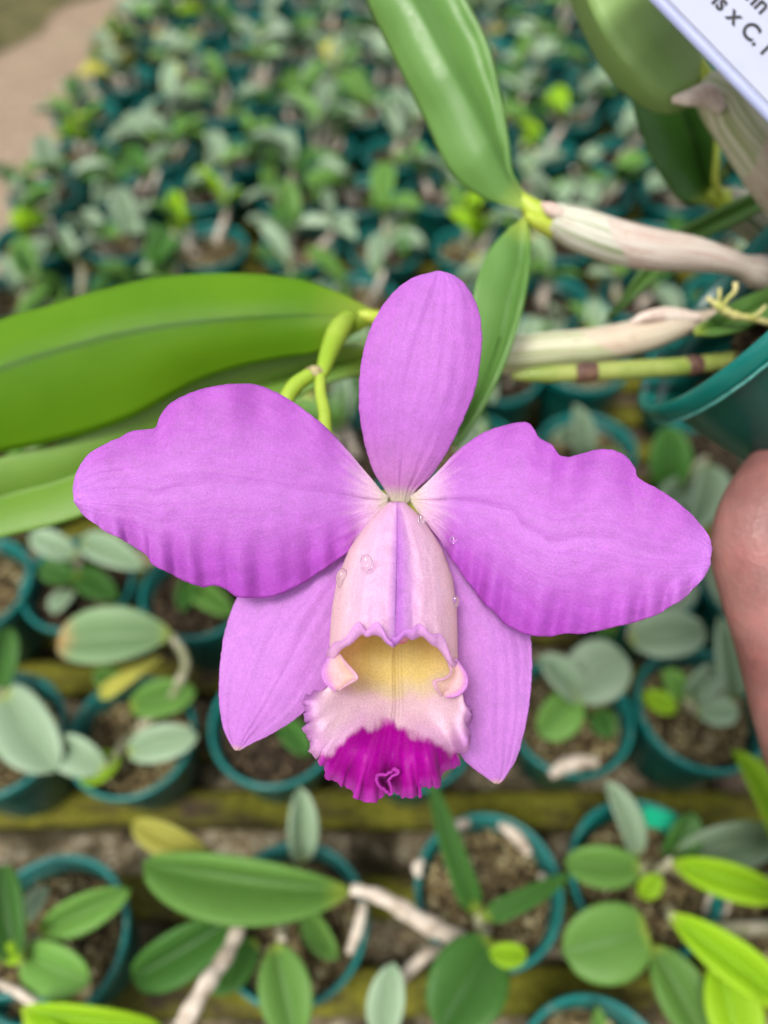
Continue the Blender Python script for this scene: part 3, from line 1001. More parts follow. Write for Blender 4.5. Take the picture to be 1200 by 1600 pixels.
# moulding flash: ragged pale line under the rim
fl = []
for i in range(121):
    th = 2 * math.pi * i / 120
    k = .0524 + .0004 * nz(i * .7, 2)
    fl.append(HM @ Vector((k * math.cos(th), k * math.sin(th), -.0068 + .0006 * nz(i * .35, 7))))
rows = [[p + HN * dz + (p - HC).normalized() * dr for p in fl] for dz, dr in ((0, 0), (.0005, .0011), (-.0004, .0012), (-.0007, 0))]
oc('mould_seam', grid_mesh('mould_seam', rows), 'flash', hpo)
hm = mix_mesh('held_mix', .0465, 21, 220, .0042)
hm.transform(HM @ Matrix.Translation((0, 0, -.026)))
o = oc('potting_mix', hm, 'darkmix')
o['kind'] = 'stuff'

# --- leaves traced as edge / midline / edge with their own depth
def leaf3(name, ea, mid, eb, za, zm, zb, mat, label=None, th=.0016, nu=70, nv=11, wav=.0004, parent=None, ba=-.10, bb=-.10):
    A, Mi, B = cr(ea, nu), cr(mid, nu), cr(eb, nu)
    pts = []
    for i in range(nu):
        u = i / (nu - 1)
        f = lambda z: float(np.interp(u, np.linspace(0, 1, len(z)), z))
        a, m_, b = (np.array([*A[i], f(za)]), np.array([*Mi[i], f(zm)]), np.array([*B[i], f(zb)]))
        row = []
        for j in range(nv * 2 - 1):
            t = j / (nv * 2 - 2)
            if t < .5:
                s = t * 2
                q = a + (m_ - a) * s
                bulge = ba * math.sin(math.pi * s)
            else:
                s = t * 2 - 1
                q = m_ + (b - m_) * s
                bulge = bb * math.sin(math.pi * s)
            wpx = np.linalg.norm(b[:2] - a[:2])
            q = q.copy()
            q[2] += bulge * wpx / FPX * q[2] * .5 + wav * nz(u * 7, t * 3, len(name)) * 2
            row.append(P(*q))
        pts.append(row)
    o = oc(name, grid_mesh(name, pts), mat, parent, th)
    if label:
        o['label'] = label
    return o

leaf3('leaf', [(590, 490), (572, 481), (530, 460), (470, 440), (400, 431), (320, 430), (240, 437), (150, 458), (70, 482), (0, 503), (-120, 560), (-250, 650)],
      [(590, 494), (560, 497), (480, 494), (400, 497), (300, 505), (200, 520), (100, 545), (0, 577), (-120, 630), (-252, 700)],
      [(590, 500), (560, 515), (520, 540), (485, 552), (450, 556), (375, 571), (300, 598), (200, 653), (100, 685), (0, 705), (-120, 735), (-252, 725)],
      [.249, .250, .250, .249, .246], [.248, .243, .241, .240, .240], [.249, .252, .255, .255, .250], 'leaf_lime', 'long lime green leaf arching out to the side', .0018)
leaf3('leaf', [(640, 540), (580, 545), (530, 540), (480, 548), (400, 562), (300, 590), (200, 640), (100, 690), (0, 715), (-110, 760), (-230, 830)],
      [(640, 555), (580, 563), (530, 568), (480, 580), (400, 605), (300, 650), (200, 705), (100, 750), (0, 778), (-110, 820), (-232, 870)],
      [(640, 570), (580, 582), (530, 592), (480, 612), (400, 650), (300, 710), (200, 772), (110, 812), (0, 840), (-110, 870), (-232, 880)],
      [.262, .262, .258, .255], [.266, .268, .264, .26], [.262, .262, .257, .254], 'leaf_pale', 'pale green leaf behind the left petal', .0018)
leaf3('leaf', [(838, 334), (800, 323), (760, 310), (722, 286), (697, 255), (672, 200), (650, 155), (625, 105), (600, 55), (575, 0), (556, -60), (560, -120)],
      [(842, 326), (806, 301), (785, 270), (760, 215), (735, 165), (705, 110), (680, 65), (645, 0), (612, -60), (585, -120)],
      [(846, 320), (816, 300), (798, 270), (793, 220), (785, 170), (775, 120), (762, 70), (738, 20), (700, -45), (640, -120)],
      [.256, .253, .251, .250, .250], [.257, .247, .243, .242, .244], [.257, .252, .249, .248, .250], 'leaf_mid', 'broad folded green leaf rising above the flower', .002, ba=-.16, bb=.34)
leaf3('leaf', [(819, 340), (792, 362), (762, 396), (744, 440), (735, 490), (728, 540), (722, 590), (716, 640), (710, 696)],
      [(821, 340), (812, 370), (806, 420), (795, 475), (782, 530), (765, 580), (745, 630), (711, 696)],
      [(823, 340), (828, 380), (824, 430), (812, 490), (793, 550), (772, 600), (746, 650), (713, 697)],
      [.256, .247, .243, .243], [.256, .250, .247, .245], [.256, .243, .240, .241], 'leaf_mid', 'narrow folded leaf hanging behind the upper sepal', .0016, ba=-.12, bb=.2)
leaf3('leaf', [(1096, 140), (1062, 170), (1030, 173), (990, 152), (950, 112), (920, 60), (895, 0), (872, -70), (880, -130)],
      [(1097, 136), (1062, 148), (1030, 135), (995, 108), (962, 70), (935, 25), (916, -20), (900, -70), (895, -130)],
      [(1100, 130), (1096, 100), (1088, 70), (1075, 40), (1055, 5), (1030, -40), (990, -90), (930, -140)],
      [.258, .260, .262, .262], [.254, .245, .242, .242], [.256, .247, .245, .245], 'leaf_under', 'pale underside of a leaf beside the white tag', .002)
leaf3('leaf', [(1112, 318), (1066, 314), (1040, 281), (1016, 240), (1001, 200), (990, 160), (985, 110), (1000, 60)],
      [(1114, 318), (1098, 270), (1085, 230), (1070, 190), (1055, 150), (1040, 110), (1020, 60)],
      [(1122, 312), (1118, 280), (1120, 240), (1118, 190), (1112, 150), (1095, 110), (1060, 60)],
      [.302, .296, .292, .29], [.306, .306, .304, .30], [.302, .292, .288, .29], 'leaf_dark', 'dark green leaf below the pale leaf underside', .002)
leaf3('leaf', [(1260, 262), (1200, 289), (1150, 314), (1100, 339), (1060, 361), (1028, 392), (1000, 424), (962, 478), (948, 496)],
      [(1260, 276), (1200, 304), (1150, 330), (1100, 354), (1066, 375), (1034, 404), (1006, 434), (964, 482), (948, 497)],
      [(1260, 292), (1200, 322), (1150, 349), (1100, 371), (1072, 390), (1044, 416), (1016, 442), (970, 486), (949, 498)],
      [.285, .290, .297, .305], [.288, .294, .301, .306], [.283, .288, .295, .305], 'leaf_mid', 'narrow strap leaf passing behind the papery stem', .0016)
leaf3('leaf', [(1085, 517), (1115, 492), (1155, 468), (1200, 450), (1260, 432)],
      [(1085, 519), (1115, 510), (1155, 494), (1200, 474), (1260, 455)],
      [(1085, 521), (1118, 524), (1160, 516), (1200, 497), (1260, 478)],
      [.264, .266, .27], [.266, .268, .272], [.262, .263, .268], 'leaf_mid', None, .0016)
# petioles
def otube(name, pts, rpx, mat, seg=24, bump=None, parent=None, label=None):
    w_ = [P(*p) for p in pts]
    o = oc(name, tube_mesh(name, w_, [r / FPX * p[2] for r, p in zip(rpx, pts)], seg, bump=bump), mat, parent)
    if label:
        o['label'] = label
    return o

otube('petiole', [(795, 296, .254), (815, 312, .256), (838, 332, .257), (872, 350, .260)], [4, 11, 18, 25], 'petiole')
otube('petiole', [(822, 336, .254), (838, 345, .256), (862, 352, .259)], [4, 12, 20], 'petiole')
otube('petiole', [(560, 490, .247), (580, 495, .248), (605, 503, .252), (640, 515, .258)], [5, 11, 15, 18], 'petiole')
otube('petiole', [(1090, 85, .254), (1098, 112, .254), (1112, 140, .255)], [6, 12, 20], 'petiole')
otube('petiole', [(1108, 300, .302), (1122, 308, .303), (1150, 322, .306)], [8, 14, 22], 'petiole')
otube('petiole', [(1118, 180, .290), (1120, 240, .289), (1117, 280, .294), (1128, 310, .302)], [2, 5, 5, 7], 'petiole')
# pseudobulbs
wr = lambda u, th: .03 * nz(u * 9, math.cos(th) * 2, math.sin(th) * 2) + .012 * math.sin(th * 17 + 2 * nz(u * 4, th))
otube('pseudobulb', [(862, 341, .258), (905, 358, .259), (960, 377, .260), (1020, 390, .261), (1080, 397, .263), (1130, 407, .265), (1160, 416, .267), (1190, 426, .270), (1240, 445, .278), (1270, 470, .29)], [24, 32, 33, 31, 27, 20, 18, 26, 22, 20], 'bulbA', 36, wr, label='papery white and pink pseudobulb running into the tilted pot')
otube('bract', [(845, 318, .254), (862, 328, .253), (885, 340, .255)], [3, 11, 6], 'bract')
otube('pseudobulb', [(620, 515, .262), (700, 548, .272), (780, 555, .276), (860, 548, .277), (930, 540, .277), (1000, 526, .276), (1055, 510, .276), (1090, 502, .278), (1150, 490, .288)], [14, 26, 29, 29, 28, 27, 21, 15, 15], 'bulbB', 32, wr, label='greenish ringed pseudobulb behind the upper sepal')
otube('bract', [(985, 505, .272), (1010, 495, .270), (1045, 492, .272), (1090, 498, .274)], [4, 9, 12, 9], 'bract')
otube('stem', [(800, 588, .268), (850, 585, .268), (910, 582, .269), (1000, 577, .270), (1080, 572, .272), (1150, 562, .285)], [6, 13, 14, 15, 15, 15], 'cane', 20)
otube('stem_node', [(898, 583, .2685), (912, 582, .2685), (932, 581, .2685)], [13, 15.5, 14], 'purple_node', 20, lambda u, th: .08 * nz(u * 6, th * 2))
otube('stem_node', [(1064, 573, .2715), (1078, 572, .2715), (1094, 571, .272)], [14, 16.5, 15], 'purple_node', 20, lambda u, th: .08 * nz(u * 6, th * 2))
otube('pseudobulb', [(1098, 128, .254), (1112, 142, .254), (1140, 170, .256), (1180, 222, .258), (1215, 275, .262), (1260, 350, .272), (1275, 430, .29)], [20, 30, 39, 43, 43, 36, 25], 'bulbB', 36, wr, label='thick ringed pseudobulb below the white tag')
otube('bract', [(1050, 156, .249), (1075, 153, .247), (1105, 150, .248), (1128, 172, .250)], [5, 12, 17, 8], 'bract')
otube('pseudobulb', [(1130, 308, .304), (1160, 328, .308), (1205, 358, .312), (1250, 390, .315), (1275, 440, .317)], [18, 30, 34, 34, 25], 'bulbE', 32, wr, label='old grey pseudobulb behind the strap leaf')
# aerial roots
otube('root', [(1104, 465, .256), (1125, 480, .256), (1145, 492, .257), (1175, 498, .258), (1215, 508, .262)], [3, 6, 7, 5, 5], 'root', 12, knob)
otube('root', [(1128, 480, .2555), (1136, 468, .254), (1148, 455, .253), (1149, 442, .253)], [4, 3.5, 3.5, 4.5], 'root', 12)
otube('root', [(1122, 476, .2555), (1124, 462, .2545), (1124, 450, .254)], [3, 3, 3], 'root', 12)
otube('root', [(1170, 497, .2575), (1185, 490, .257), (1196, 478, .257)], [4, 3, 2.5], 'root', 12)
# flower stalk
otube('flower_stalk', [(545, 496, .247), (530, 515, .238), (516, 545, .229), (506, 575, .223), (500, 590, .221)], [12, 17, 15, 12, 9], 'stalk', 20)
otube('stalk_node', [(505, 584, .222), (490, 583, .221), (476, 588, .2205)], [10, 12, 9], 'node', 16, lambda u, th: .12 * nz(u * 6, th * 2))
otube('flower_stalk', [(485, 585, .2205), (462, 602, .219), (448, 625, .217), (446, 660, .215)], [11, 13, 12, 11], 'stalk', 20)
otube('flower_stalk', [(500, 588, .221), (501, 615, .217), (507, 645, .214), (512, 690, .211), (545, 760, .206), (618, 786, .197)], [9, 9, 10, 11, 12, 15], 'stalk', 20)

# ------------------------------------------------------------------ flower
flower = oc('flower', tube_mesh('ovary', [P(622, 782, .199), P(621, 780, .196), P(621, 779, .1915)], [.0022, .0026, .0026], 20), 'stalk')
flower['label'] = 'large pink purple orchid flower with ruffled magenta and yellow lip'

def petal(name, ea, eb, zmid, curl, colf, ruffle=None, n=150, m_=76, th=.0007, mat='petal', label=None, fan=.45):
    A, B = cr(ea, n), cr(eb, n)
    pts, cols, uvs = [], [], []
    A0 = (A[0] + B[0]) / 2
    ax = (A[-1] + B[-1]) / 2 - A0
    a0 = math.atan2(ax[1], ax[0])
    bm_ = B[n // 2] - A0
    sg = 1 if ((math.atan2(bm_[1], bm_[0]) - a0 + math.pi) % (2 * math.pi) - math.pi) > 0 else -1
    for i in range(n):
        u = i / (n - 1)
        z0 = float(crp([(z,) for z in zmid], [u])[0, 0])
        row, crow = [], []
        wpx = np.linalg.norm(A[i] - B[i])
        for j in range(m_):
            t = j / (m_ - 1)
            jt = 1.1 * nz(i * .55, 1.0, n + len(ea)) + 1.0 * nz(i * .21, 4.0, len(eb))
            q = A[i] + (B[i] - A[i]) * (t + (jt / max(wpx, 60.)) * (1 if t > .5 else -1) * abs(2 * t - 1) ** 6 * sm(.05, .2, u) * (1 - sm(.9, 1, u)))
            z = z0 + curl * (2 * t - 1) ** 2 * wpx / 300
            if ruffle:
                z += ruffle(u, t)
            row.append(P(q[0], q[1], z))
            crow.append(colf(u, t))
            dq = q - A0
            an = (math.atan2(dq[1], dq[0]) - a0 + math.pi) % (2 * math.pi) - math.pi
            uvs.append((np.linalg.norm(dq) / 500, .5 + .45 * (t - .5) * (.5 if an == 0 else 1) + fan * sg * max(-1.1, min(1.1, an)) * sm(0, .12, u)))
        pts.append(row)
        cols.append(crow)
    o = oc(name, grid_mesh(name, pts, cols, uvs), mat, flower, th)
    if label:
        o['label'] = label
    return o

LAV = (.455, .125, .535)
PALE = (.52, .20, .615)
DEEP = (.375, .052, .465)
GRN = (.58, .56, .36)
WHT = (.78, .60, .70)

def col_sepal(u, t):
    e = abs(2 * t - 1)
    c = mix(PALE, LAV, .35 + .5 * e ** 2)
    c = mix((.44, .17, .40), c, sm(.02, .36, u))
    c = mix(GRN, c, sm(.0, .09, u))
    return mix(c, (.62, .22, .80), sm(.8, 1, u) * .4)

def col_lat(u, t):
    c = mix(PALE, (.52, .165, .63), .5 + .5 * nz(u * 4, t * 5))
    c = mix((.58, .26, .66), c, .55)
    c = mix(c, (.62, .42, .34), sm(.965, 1, u))
    return mix(GRN, c, sm(.0, .08, u))

def col_petal(u, t):
    # t = 0 upper edge, 1 lower edge
    e = abs(2 * t - 1)
    c = mix(PALE, LAV, .25 + .75 * e ** 1.3)
    low = sm(.55, 1.0, t) * (1 - sm(.55, .95, u))
    up = sm(.6, 0, t) * sm(.15, .5, u) * (1 - sm(.75, 1, u))
    c = mix(c, DEEP, min(1, .72 * low + .30 * up * e))
    c = mix((.80, .58, .66), c, sm(.02, .20 + .05 * nz(t * 18), u))
    c = mix(GRN, c, sm(-.01, .07, u))
    return mix(c, (.66, .27, .84), sm(.8, 1, u) * .6)

def ruf_petal(seed, a_up, a_lo):
    def f(u, t):
        env = sm(.04, .25, u)
        lo = sm(.55, 1, t)
        upz = sm(.45, 0, t)
        z = a_lo * lo ** 1.6 * env * (math.sin(u * 46 + 5 * nz(u * 5, seed) + t * 1.5) * (.55 + .6 * nz(u * 6, seed + 4)) + .5 * math.sin(u * 83 + seed))
        z += a_up * upz ** 1.5 * env * (math.sin(u * 21 + 4 * nz(u * 4, seed + 2)) + .4 * math.sin(u * 55 + seed))
        z += .0007 * env * nz(u * 3, t * 2.5, seed) + .00022 * nz(u * 16, t * 14, seed)
        # midrib groove
        z += .0009 * math.exp(-((t - .48) / .03) ** 2) * (1 - u)
        return z
    return f

def ruf_sepal(seed):
    return lambda u, t: .0008 * nz(u * 3, t * 3, seed) + .0003 * nz(u * 4, t * 14, seed) 

petal('sepal', [(612, 784), (600, 762), (583, 733), (570, 690), (562, 640), (563, 585), (572, 535), (590, 492), (615, 458), (646, 435), (684, 425)],
      [(638, 786), (652, 764), (674, 742), (701, 700), (723, 655), (741, 610), (750, 560), (752, 520), (745, 480), (726, 446), (706, 431), (686, 425)],
      [.1905, .188, .1845, .183, .1845, .189], .0042, col_sepal, ruf_sepal(1), mat='sepal', label='upright oval upper sepal')
petal('sepal', [(606, 796), (570, 822), (540, 833), (450, 868), (396, 903), (370, 935), (352, 985), (344, 1040), (343, 1095), (351, 1143), (366, 1168), (371, 1171)],
      [(610, 806), (607, 835), (592, 900), (562, 980), (532, 1040), (502, 1083), (466, 1119), (426, 1145), (392, 1162), (373, 1171)],
      [.1925, .1925, .191, .189, .188, .190], .0035, col_lat, ruf_sepal(2), mat='sepal', label='pale lower sepal with a browned tip, below the left petal')
petal('sepal', [(634, 800), (640, 850), (660, 930), (675, 1010), (690, 1090), (705, 1150), (722, 1182), (746, 1204), (774, 1223)],
      [(644, 798), (692, 830), (762, 880), (806, 930), (826, 980), (831, 1030), (828, 1085), (820, 1135), (806, 1185), (787, 1216), (777, 1223)],
      [.1925, .1925, .191, .189, .188, .190], .0035, col_lat, ruf_sepal(3), mat='sepal', label='pale lower sepal below the right petal')
petal('petal', [(607, 777), (594, 766), (573, 741), (543, 705), (508, 668), (470, 637), (430, 613), (395, 601), (360, 601), (325, 606), (290, 618), (266, 632), (250, 652), (243, 668), (232, 671), (205, 675), (188, 684), (170, 692), (140, 710), (122, 735), (116, 760), (117, 776)],
      [(605, 782), (597, 800), (588, 818), (568, 840), (543, 862), (508, 887), (470, 912), (430, 930), (395, 934), (370, 931), (352, 920), (335, 914), (318, 917), (300, 912), (270, 898), (240, 882), (226, 864), (190, 842), (160, 826), (130, 802), (117, 782)],
      [.1895, .1855, .181, .178, .177, .179], .0030, col_petal, ruf_petal(3, .0009, .0015), label='broad left petal with a nicked upper edge')
petal('petal', [(641, 777), (656, 766), (684, 738), (716, 705), (750, 680), (785, 666), (820, 660), (834, 670), (841, 684), (862, 695), (874, 711), (890, 714), (912, 708), (945, 702), (974, 711), (992, 733), (999, 748), (1040, 772), (1075, 800), (1104, 834), (1111, 855), (1107, 868)],
      [(643, 782), (652, 797), (664, 812), (690, 847), (714, 884), (735, 913), (755, 940), (772, 956), (790, 974), (820, 990), (860, 994), (885, 989), (910, 990), (960, 979), (1010, 966), (1050, 946), (1085, 918), (1100, 898), (1109, 880)],
      [.1895, .1855, .181, .178, .177, .179], .0030, col_petal, ruf_petal(8, .0012, .0015), label='broad right petal with a scalloped upper edge')

# --- lip: hood of two overlapping side lobes
lip = oc('lip', None, None, flower) if False else None
Wy = [(785, 11), (800, 27), (820, 46), (840, 60), (860, 72), (905, 89), (950, 96), (990, 98), (1020, 99), (1070, 101)]
def hoodw(y):
    return float(np.interp(y, [a for a, _ in Wy], [b for _, b in Wy]))

def hood(side):
    pts, cols = [], []
    nth, nu, nc = 70, 70, 12
    if side < 0:
        es = [(-.12, 1009), (-.03, 1013), (.05, 1006), (.18, 996), (.35, 990), (.50, 992), (.62, 999), (.74, 1007), (.86, 1020), (1.0, 1034), (1.2, 1050)]
        s0 = -.02
    else:
        es = [(-.1, 1004), (.0, 1005), (.08, 1000), (.18, 995), (.30, 996), (.42, 994), (.55, 999), (.68, 1010), (.82, 1026), (.92, 1040), (1.05, 1056), (1.2, 1066)]
        s0 = -.05
    ex, ey = [a for a, _ in es], [b for _, b in es]
    ths = np.linspace(math.asin(s0), R(112), nth)
    rows = [[] for _ in range(nu + nc)]
    crow = [[] for _ in range(nu + nc)]
    for j, th in enumerate(ths):
        s = math.sin(th) if th < math.pi / 2 else 2 - math.sin(th)
        e = float(np.interp(s, ex, ey)) + 2.2 * math.sin(s * 22 + side) + 1.6 * nz(s * 9, side)
        zc_e = .1615
        for i in range(nu + nc):
            if i < nu:
                u = i / (nu - 1)
                y = 785 + (e - 785) * u
                zc = .1865 + (zc_e - .1865) * u ** .85
                q = 0
            else:
                q = (i - nu + 1) / nc
                u = 1
                y = e
                zc = zc_e
            wq = hoodw(y)
            xc = 620 - 5 * (y - 785) / 220
            x = xc + side * wq * math.sin(th)
            rr = wq / FPX * .168
            z = zc + rr * (1 - math.cos(th)) * 1.02
            z -= .0004 * (side < 0) * sm(.25, 0, s)
            z += .00005 * (side > 0)
            z += .0001 * math.exp(-(s / .05) ** 2) * u          # crease at the overlap
            z += .00045 * nz(x * .05, y * .04, 1.3) + .00025 * nz(x * .13, y * .11, 6.3)
            curl = (16 + 5.5 * math.sin(s * 17 + side * 2) + 4 * nz(s * 6, side * 3)) * (.55 + .45 * sm(0, .15, abs(s)))
            if q:
                y = e + 3.2 * math.sin(q * math.pi * .9) - curl * q ** 1.2
                z -= .0021 * math.sin(q * math.pi / 2)
                x += side * 3 * q
            rows[i].append(P(x, y, z))
            c = mix((.84, .56, .77), (.92, .70, .78), sm(.25, .9, s))
            c = mix(c, (.95, .74, .68), sm(.7, 1.0, s) * .8)  # peach flanks, colour lightened to offset the weaker light on the tube's sides
            band = sm(.42, .0, s) if side > 0 else sm(.14, 0, s) * .55
            c = mix(c, (.47, .13, .64), band ** .8 * .9 * sm(0, .15, u + .08))
            c = mix(c, (.82, .45, .78), .35 * (1 - sm(0, .4, u)))
            c = mix(c, (.66, .30, .74), .75 * max(sm(.93, 1, u) * .7, q))
            crow[i].append(c)
    return grid_mesh('side_lobe', rows, crow)

for side, lb in ((1, 'right side lobe of the lip with a violet band'), (-1, 'left side lobe of the lip folded over the other')):
    o = oc('lip_side_lobe', hood(side), 'hood', flower, .0005)
    o['label'] = lb

def flap(outer, mid, inner, name):
    n, m_ = 40, 26
    O, Mi, I = cr(outer, n), cr(mid, n), cr(inner, n)
    rows, cols = [], []
    for i in range(n):
        ctrl = crp([O[i], Mi[i], I[i]], np.linspace(0, 1, m_))
        rows.append([P(*c) for c in ctrl])
        cols.append([mix((.68, .30, .74), mix((.86, .58, .58), (.84, .66, .42), sm(.4, 1, j / (m_ - 1))), sm(0, .32, j / (m_ - 1)) * (1 - .5 * sm(.8, 1, j / (m_ - 1)))) for j in range(m_)])
    o = oc('lip_flap', grid_mesh(name, rows, cols), 'hood', flower, .0005)

flap([(520, 1018, .172), (508, 1036, .1695), (502, 1050, .168), (505, 1063, .1672), (514, 1074, .1672), (524, 1080, .168)],
     [(528, 1022, .170), (526, 1036, .1690), (528, 1046, .1688), (532, 1058, .1686), (532, 1068, .168), (527, 1078, .168)],
     [(532, 1022, .169), (541, 1036, .1665), (556, 1052, .1658), (559, 1060, .1655), (546, 1068, .1652), (529, 1079, .167)], 'lip_flap_left')
flap([(712, 1028, .172), (724, 1044, .169), (731, 1060, .1675), (728, 1076, .167), (714, 1088, .167), (698, 1090, .1672)],
     [(706, 1034, .1705), (714, 1050, .1695), (712, 1064, .1690), (706, 1074, .1685), (697, 1080, .168), (692, 1086, .1675)],
     [(700, 1036, .169), (704, 1050, .1675), (694, 1060, .166), (677, 1064, .1652), (680, 1076, .165), (690, 1088, .1665)], 'lip_flap_right')

# --- lip: floor and ruffled front lobe, as lines fanning from the throat to the margin
def lip_floor():
    N = 240
    L0 = cr([(532, 990), (555, 980), (585, 975), (616, 975), (650, 976), (680, 982), (706, 992)], N)
    L1 = cr([(522, 1038), (530, 1045), (560, 1048), (590, 1050), (616, 1050), (645, 1050), (675, 1048), (704, 1046), (714, 1040)], N)
    L2 = cr([(521, 1066), (528, 1080), (550, 1096), (580, 1106), (612, 1110), (645, 1106), (680, 1096), (706, 1082), (718, 1066)], N)
    L3 = cr([(515, 1072), (500, 1092), (502, 1122), (522, 1150), (550, 1170), (582, 1182), (612, 1186), (645, 1180), (678, 1166), (706, 1144), (720, 1116), (722, 1090), (717, 1076)], N)
    E = cr([(519, 1079), (502, 1083), (488, 1082), (477, 1090), (474, 1108), (478, 1128), (476, 1142), (486, 1160), (486, 1172), (497, 1186), (500, 1196), (512, 1206), (510, 1212), (524, 1222), (530, 1230), (538, 1226), (546, 1232), (556, 1246), (566, 1248), (578, 1254), (590, 1248), (596, 1236), (603, 1232), (612, 1234), (622, 1242), (640, 1247), (648, 1240), (656, 1242), (655, 1230), (670, 1226), (682, 1230), (692, 1222), (692, 1210), (704, 1200), (718, 1192), (714, 1180), (727, 1178), (731, 1166), (734, 1150), (730, 1136), (737, 1120), (733, 1108), (724, 1106), (720, 1094), (716, 1083)], N)
    nu = 130
    pts, cols = [], []
    us = np.linspace(0, 1, nu)
    rows = [[None] * N for _ in range(nu)]
    crow = [[None] * N for _ in range(nu)]
    for j in range(N):
        s = 2 * j / (N - 1) - 1
        p = s * s
        zs = [.197 - .018 * p, .189 - .017 * p, .1795 - .0095 * p, .1685 + .0015 * p, .1715 + .001 * p]
        cl = [(*L[j], z) for L, z in zip((L0, L1, L2, L3, E), zs)]
        line = crp(cl, us)
        for i, u in enumerate(us):
            q = line[i].copy()
            ed = sm(.62, 1, u)
            ph = s * 30 + 4 * nz(s * 3, 5)
            am = .6 + 1.1 * nz(s * 4.3, 11.5)
            q[2] += ed ** 1.3 * (.0026 * am * math.sin(s * 17 + 5 * nz(s * 2.6, 5)) + .0030 * nz(s * 11, u * 1.5, 2) + .0006 * nz(s * 30, u * 2, 8))
            q[2] += sm(.86, 1, u) * (.0022 * nz(s * 26, 6.1) + .0012 * nz(s * 60, 2.2))
            q[2] += .0016 * sm(.93, 1, u) ** 2 * (1 + nz(s * 9, 77))
            rip = sm(.72, 1, u)
            q[0] += rip * (8 * nz(s * 11, u * 2, 21) + 6.0 * nz(s * 42, 3) * sm(.88, 1, u))
            q[1] += rip * (8 * nz(s * 12, u * 2, 31) + 6.5 * nz(s * 46, 9) * sm(.88, 1, u))
            q[2] += .0012 * math.exp(-(s / .012) ** 2) * (1 - sm(.45, .62, u)) * .6   # central groove
            q[2] -= .0004 * math.exp(-((abs(s) - .07) / .03) ** 2) * (1 - sm(.5, .65, u))
            q[2] += sm(.48, .95, u) * (.0026 * math.sin(s * 12 + 1.2 + 3 * nz(s * 2, 9)) + .0034 * nz(s * 6.5, u * 2.2, 41))
            rows[i][j] = P(*q)
            x, y = q[0], q[1]
            # pigment: yellow throat, cream band, magenta front with a ragged border
            yb = float(np.interp(x, [470, 495, 520, 545, 565, 590, 606, 625, 650, 690, 715, 740], [1196, 1186, 1172, 1150, 1136, 1140, 1126, 1140, 1150, 1168, 1184, 1196]))
            rag = 8 * nz(x * .09, 1.5) + 3 * nz(x * .25, y * .08) + 6 * nz(x * .06, y * .06, 4)
            d = y - yb + rag
            mg = sm(-10, 9, d)
            yel = sm(1112, 1050, y + 26 * p + 10 * nz(x * .04, y * .04))
            c = mix((.88, .68, .74), (.88, .78, .48), sm(0, .6, yel))
            c = mix(c, (.93, .80, .30), sm(.55, 1, yel))
            c = mix(c, (.88, .68, .16), sm(1040, 985, y) * .6)
            sid = sm(.66, 1, u) * sm(.30, .75, abs(s)) * (1 - mg)
            c = mix(c, (.58, .21, .66), .9 * sid)
            c = mix(c, (.74, .38, .70), .5 * sm(-46, -8, d) * sm(.1, .6, abs(s) + u * .3) * (1 - mg))
            vein = max(math.exp(-(s / .008) ** 2), .45 * math.exp(-((abs(s) - .055) / .006) ** 2), .35 * math.exp(-((abs(s) - .10) / .006) ** 2)) * (1 - sm(.52, .62, u))
            c = mix(c, (.34, .14, .06), .75 * vein)
            mag = mix((.50, .001, .39), (.33, .0005, .26), .5 + .9 * nz(s * 6, u * 2, 3))
            mag = mix(mag, (.66, .07, .62), sm(.90, 1, u) * .85)
            c = mix(c, mag, mg)
            crow[i][j] = c
    return grid_mesh('lip', rows, crow)

o = oc('lip', lip_floor(), 'lip', flower, .0006)
o['label'] = 'lip with yellow throat and ruffled magenta front'
# little curled frill at the lip's notch
rim_l = [(587, 1213, .1648), (589, 1224, .1645), (594, 1231, .1645), (602, 1236, .1648), (608, 1242, .165), (612, 1240, .165), (611, 1229, .1646), (608, 1219, .1642), (614, 1212, .164), (622, 1208, .1638), (623, 1203, .164), (617, 1201, .1643), (610, 1206, .1646), (600, 1210, .1648), (592, 1209, .165), (587, 1213, .1648)]
ring = cr(rim_l, 90)
rows, cols = [], []
for k in range(14):
    f = k / 13
    r_ = []
    for i, q in enumerate(ring):
        cx, cy = 603, 1221
        sc_ = 1 - .62 * f ** .7
        r_.append(P(cx + (q[0] - cx) * sc_ + (1 - f) * .8 * math.sin(i * 1.1), cy + (q[1] - cy) * sc_ + (1 - f) * .8 * math.cos(i * .9), q[2] + .0045 * f))
    rows.append(r_)
    cols.append([mix((.52, .05, .46), (.36, .002, .28), sm(0, .22, f))] * len(ring))
oc('lip_frill', grid_mesh('lip_frill', rows, cols), 'lip', flower, .0005)
# column with its cap, just inside the hood
oc('column', tube_mesh('column', [P(621, 800, .192), P(620, 900, .188), P(621, 965, .180), P(627, 998, .1745)], [.003, .0042, .0038, .0018], 20), None, flower).data.materials.append(m_plain('column_flesh', (.62, .18, .25), (.80, .45, .50), 300, .45))

# --- droplets
def droplet(px, py, z, rx, ry, label):
    b = bmesh.new()
    bmesh.ops.create_uvsphere(b, u_segments=20, v_segments=12, radius=1)
    for v in b.verts:
        v.co *= 1 + .12 * nz(v.co.x * 1.3 + px, v.co.y * 1.3, v.co.z)
    me = bpy.data.meshes.new('water_droplet')
    b.to_mesh(me)
    b.free()
    for p in me.polygons:
        p.use_smooth = True
    o = mesh_obj('water_droplet', me, M['water'])
    k = z / FPX
    o.matrix_world = Matrix.Translation(P(px, py, z)) @ cam.rotation_euler.to_matrix().to_4x4() @ Matrix.Diagonal((rx * k, ry * k, min(rx, ry) * k * .45, 1))
    tag(o, label, 'droplet', 'water droplets on the flower')

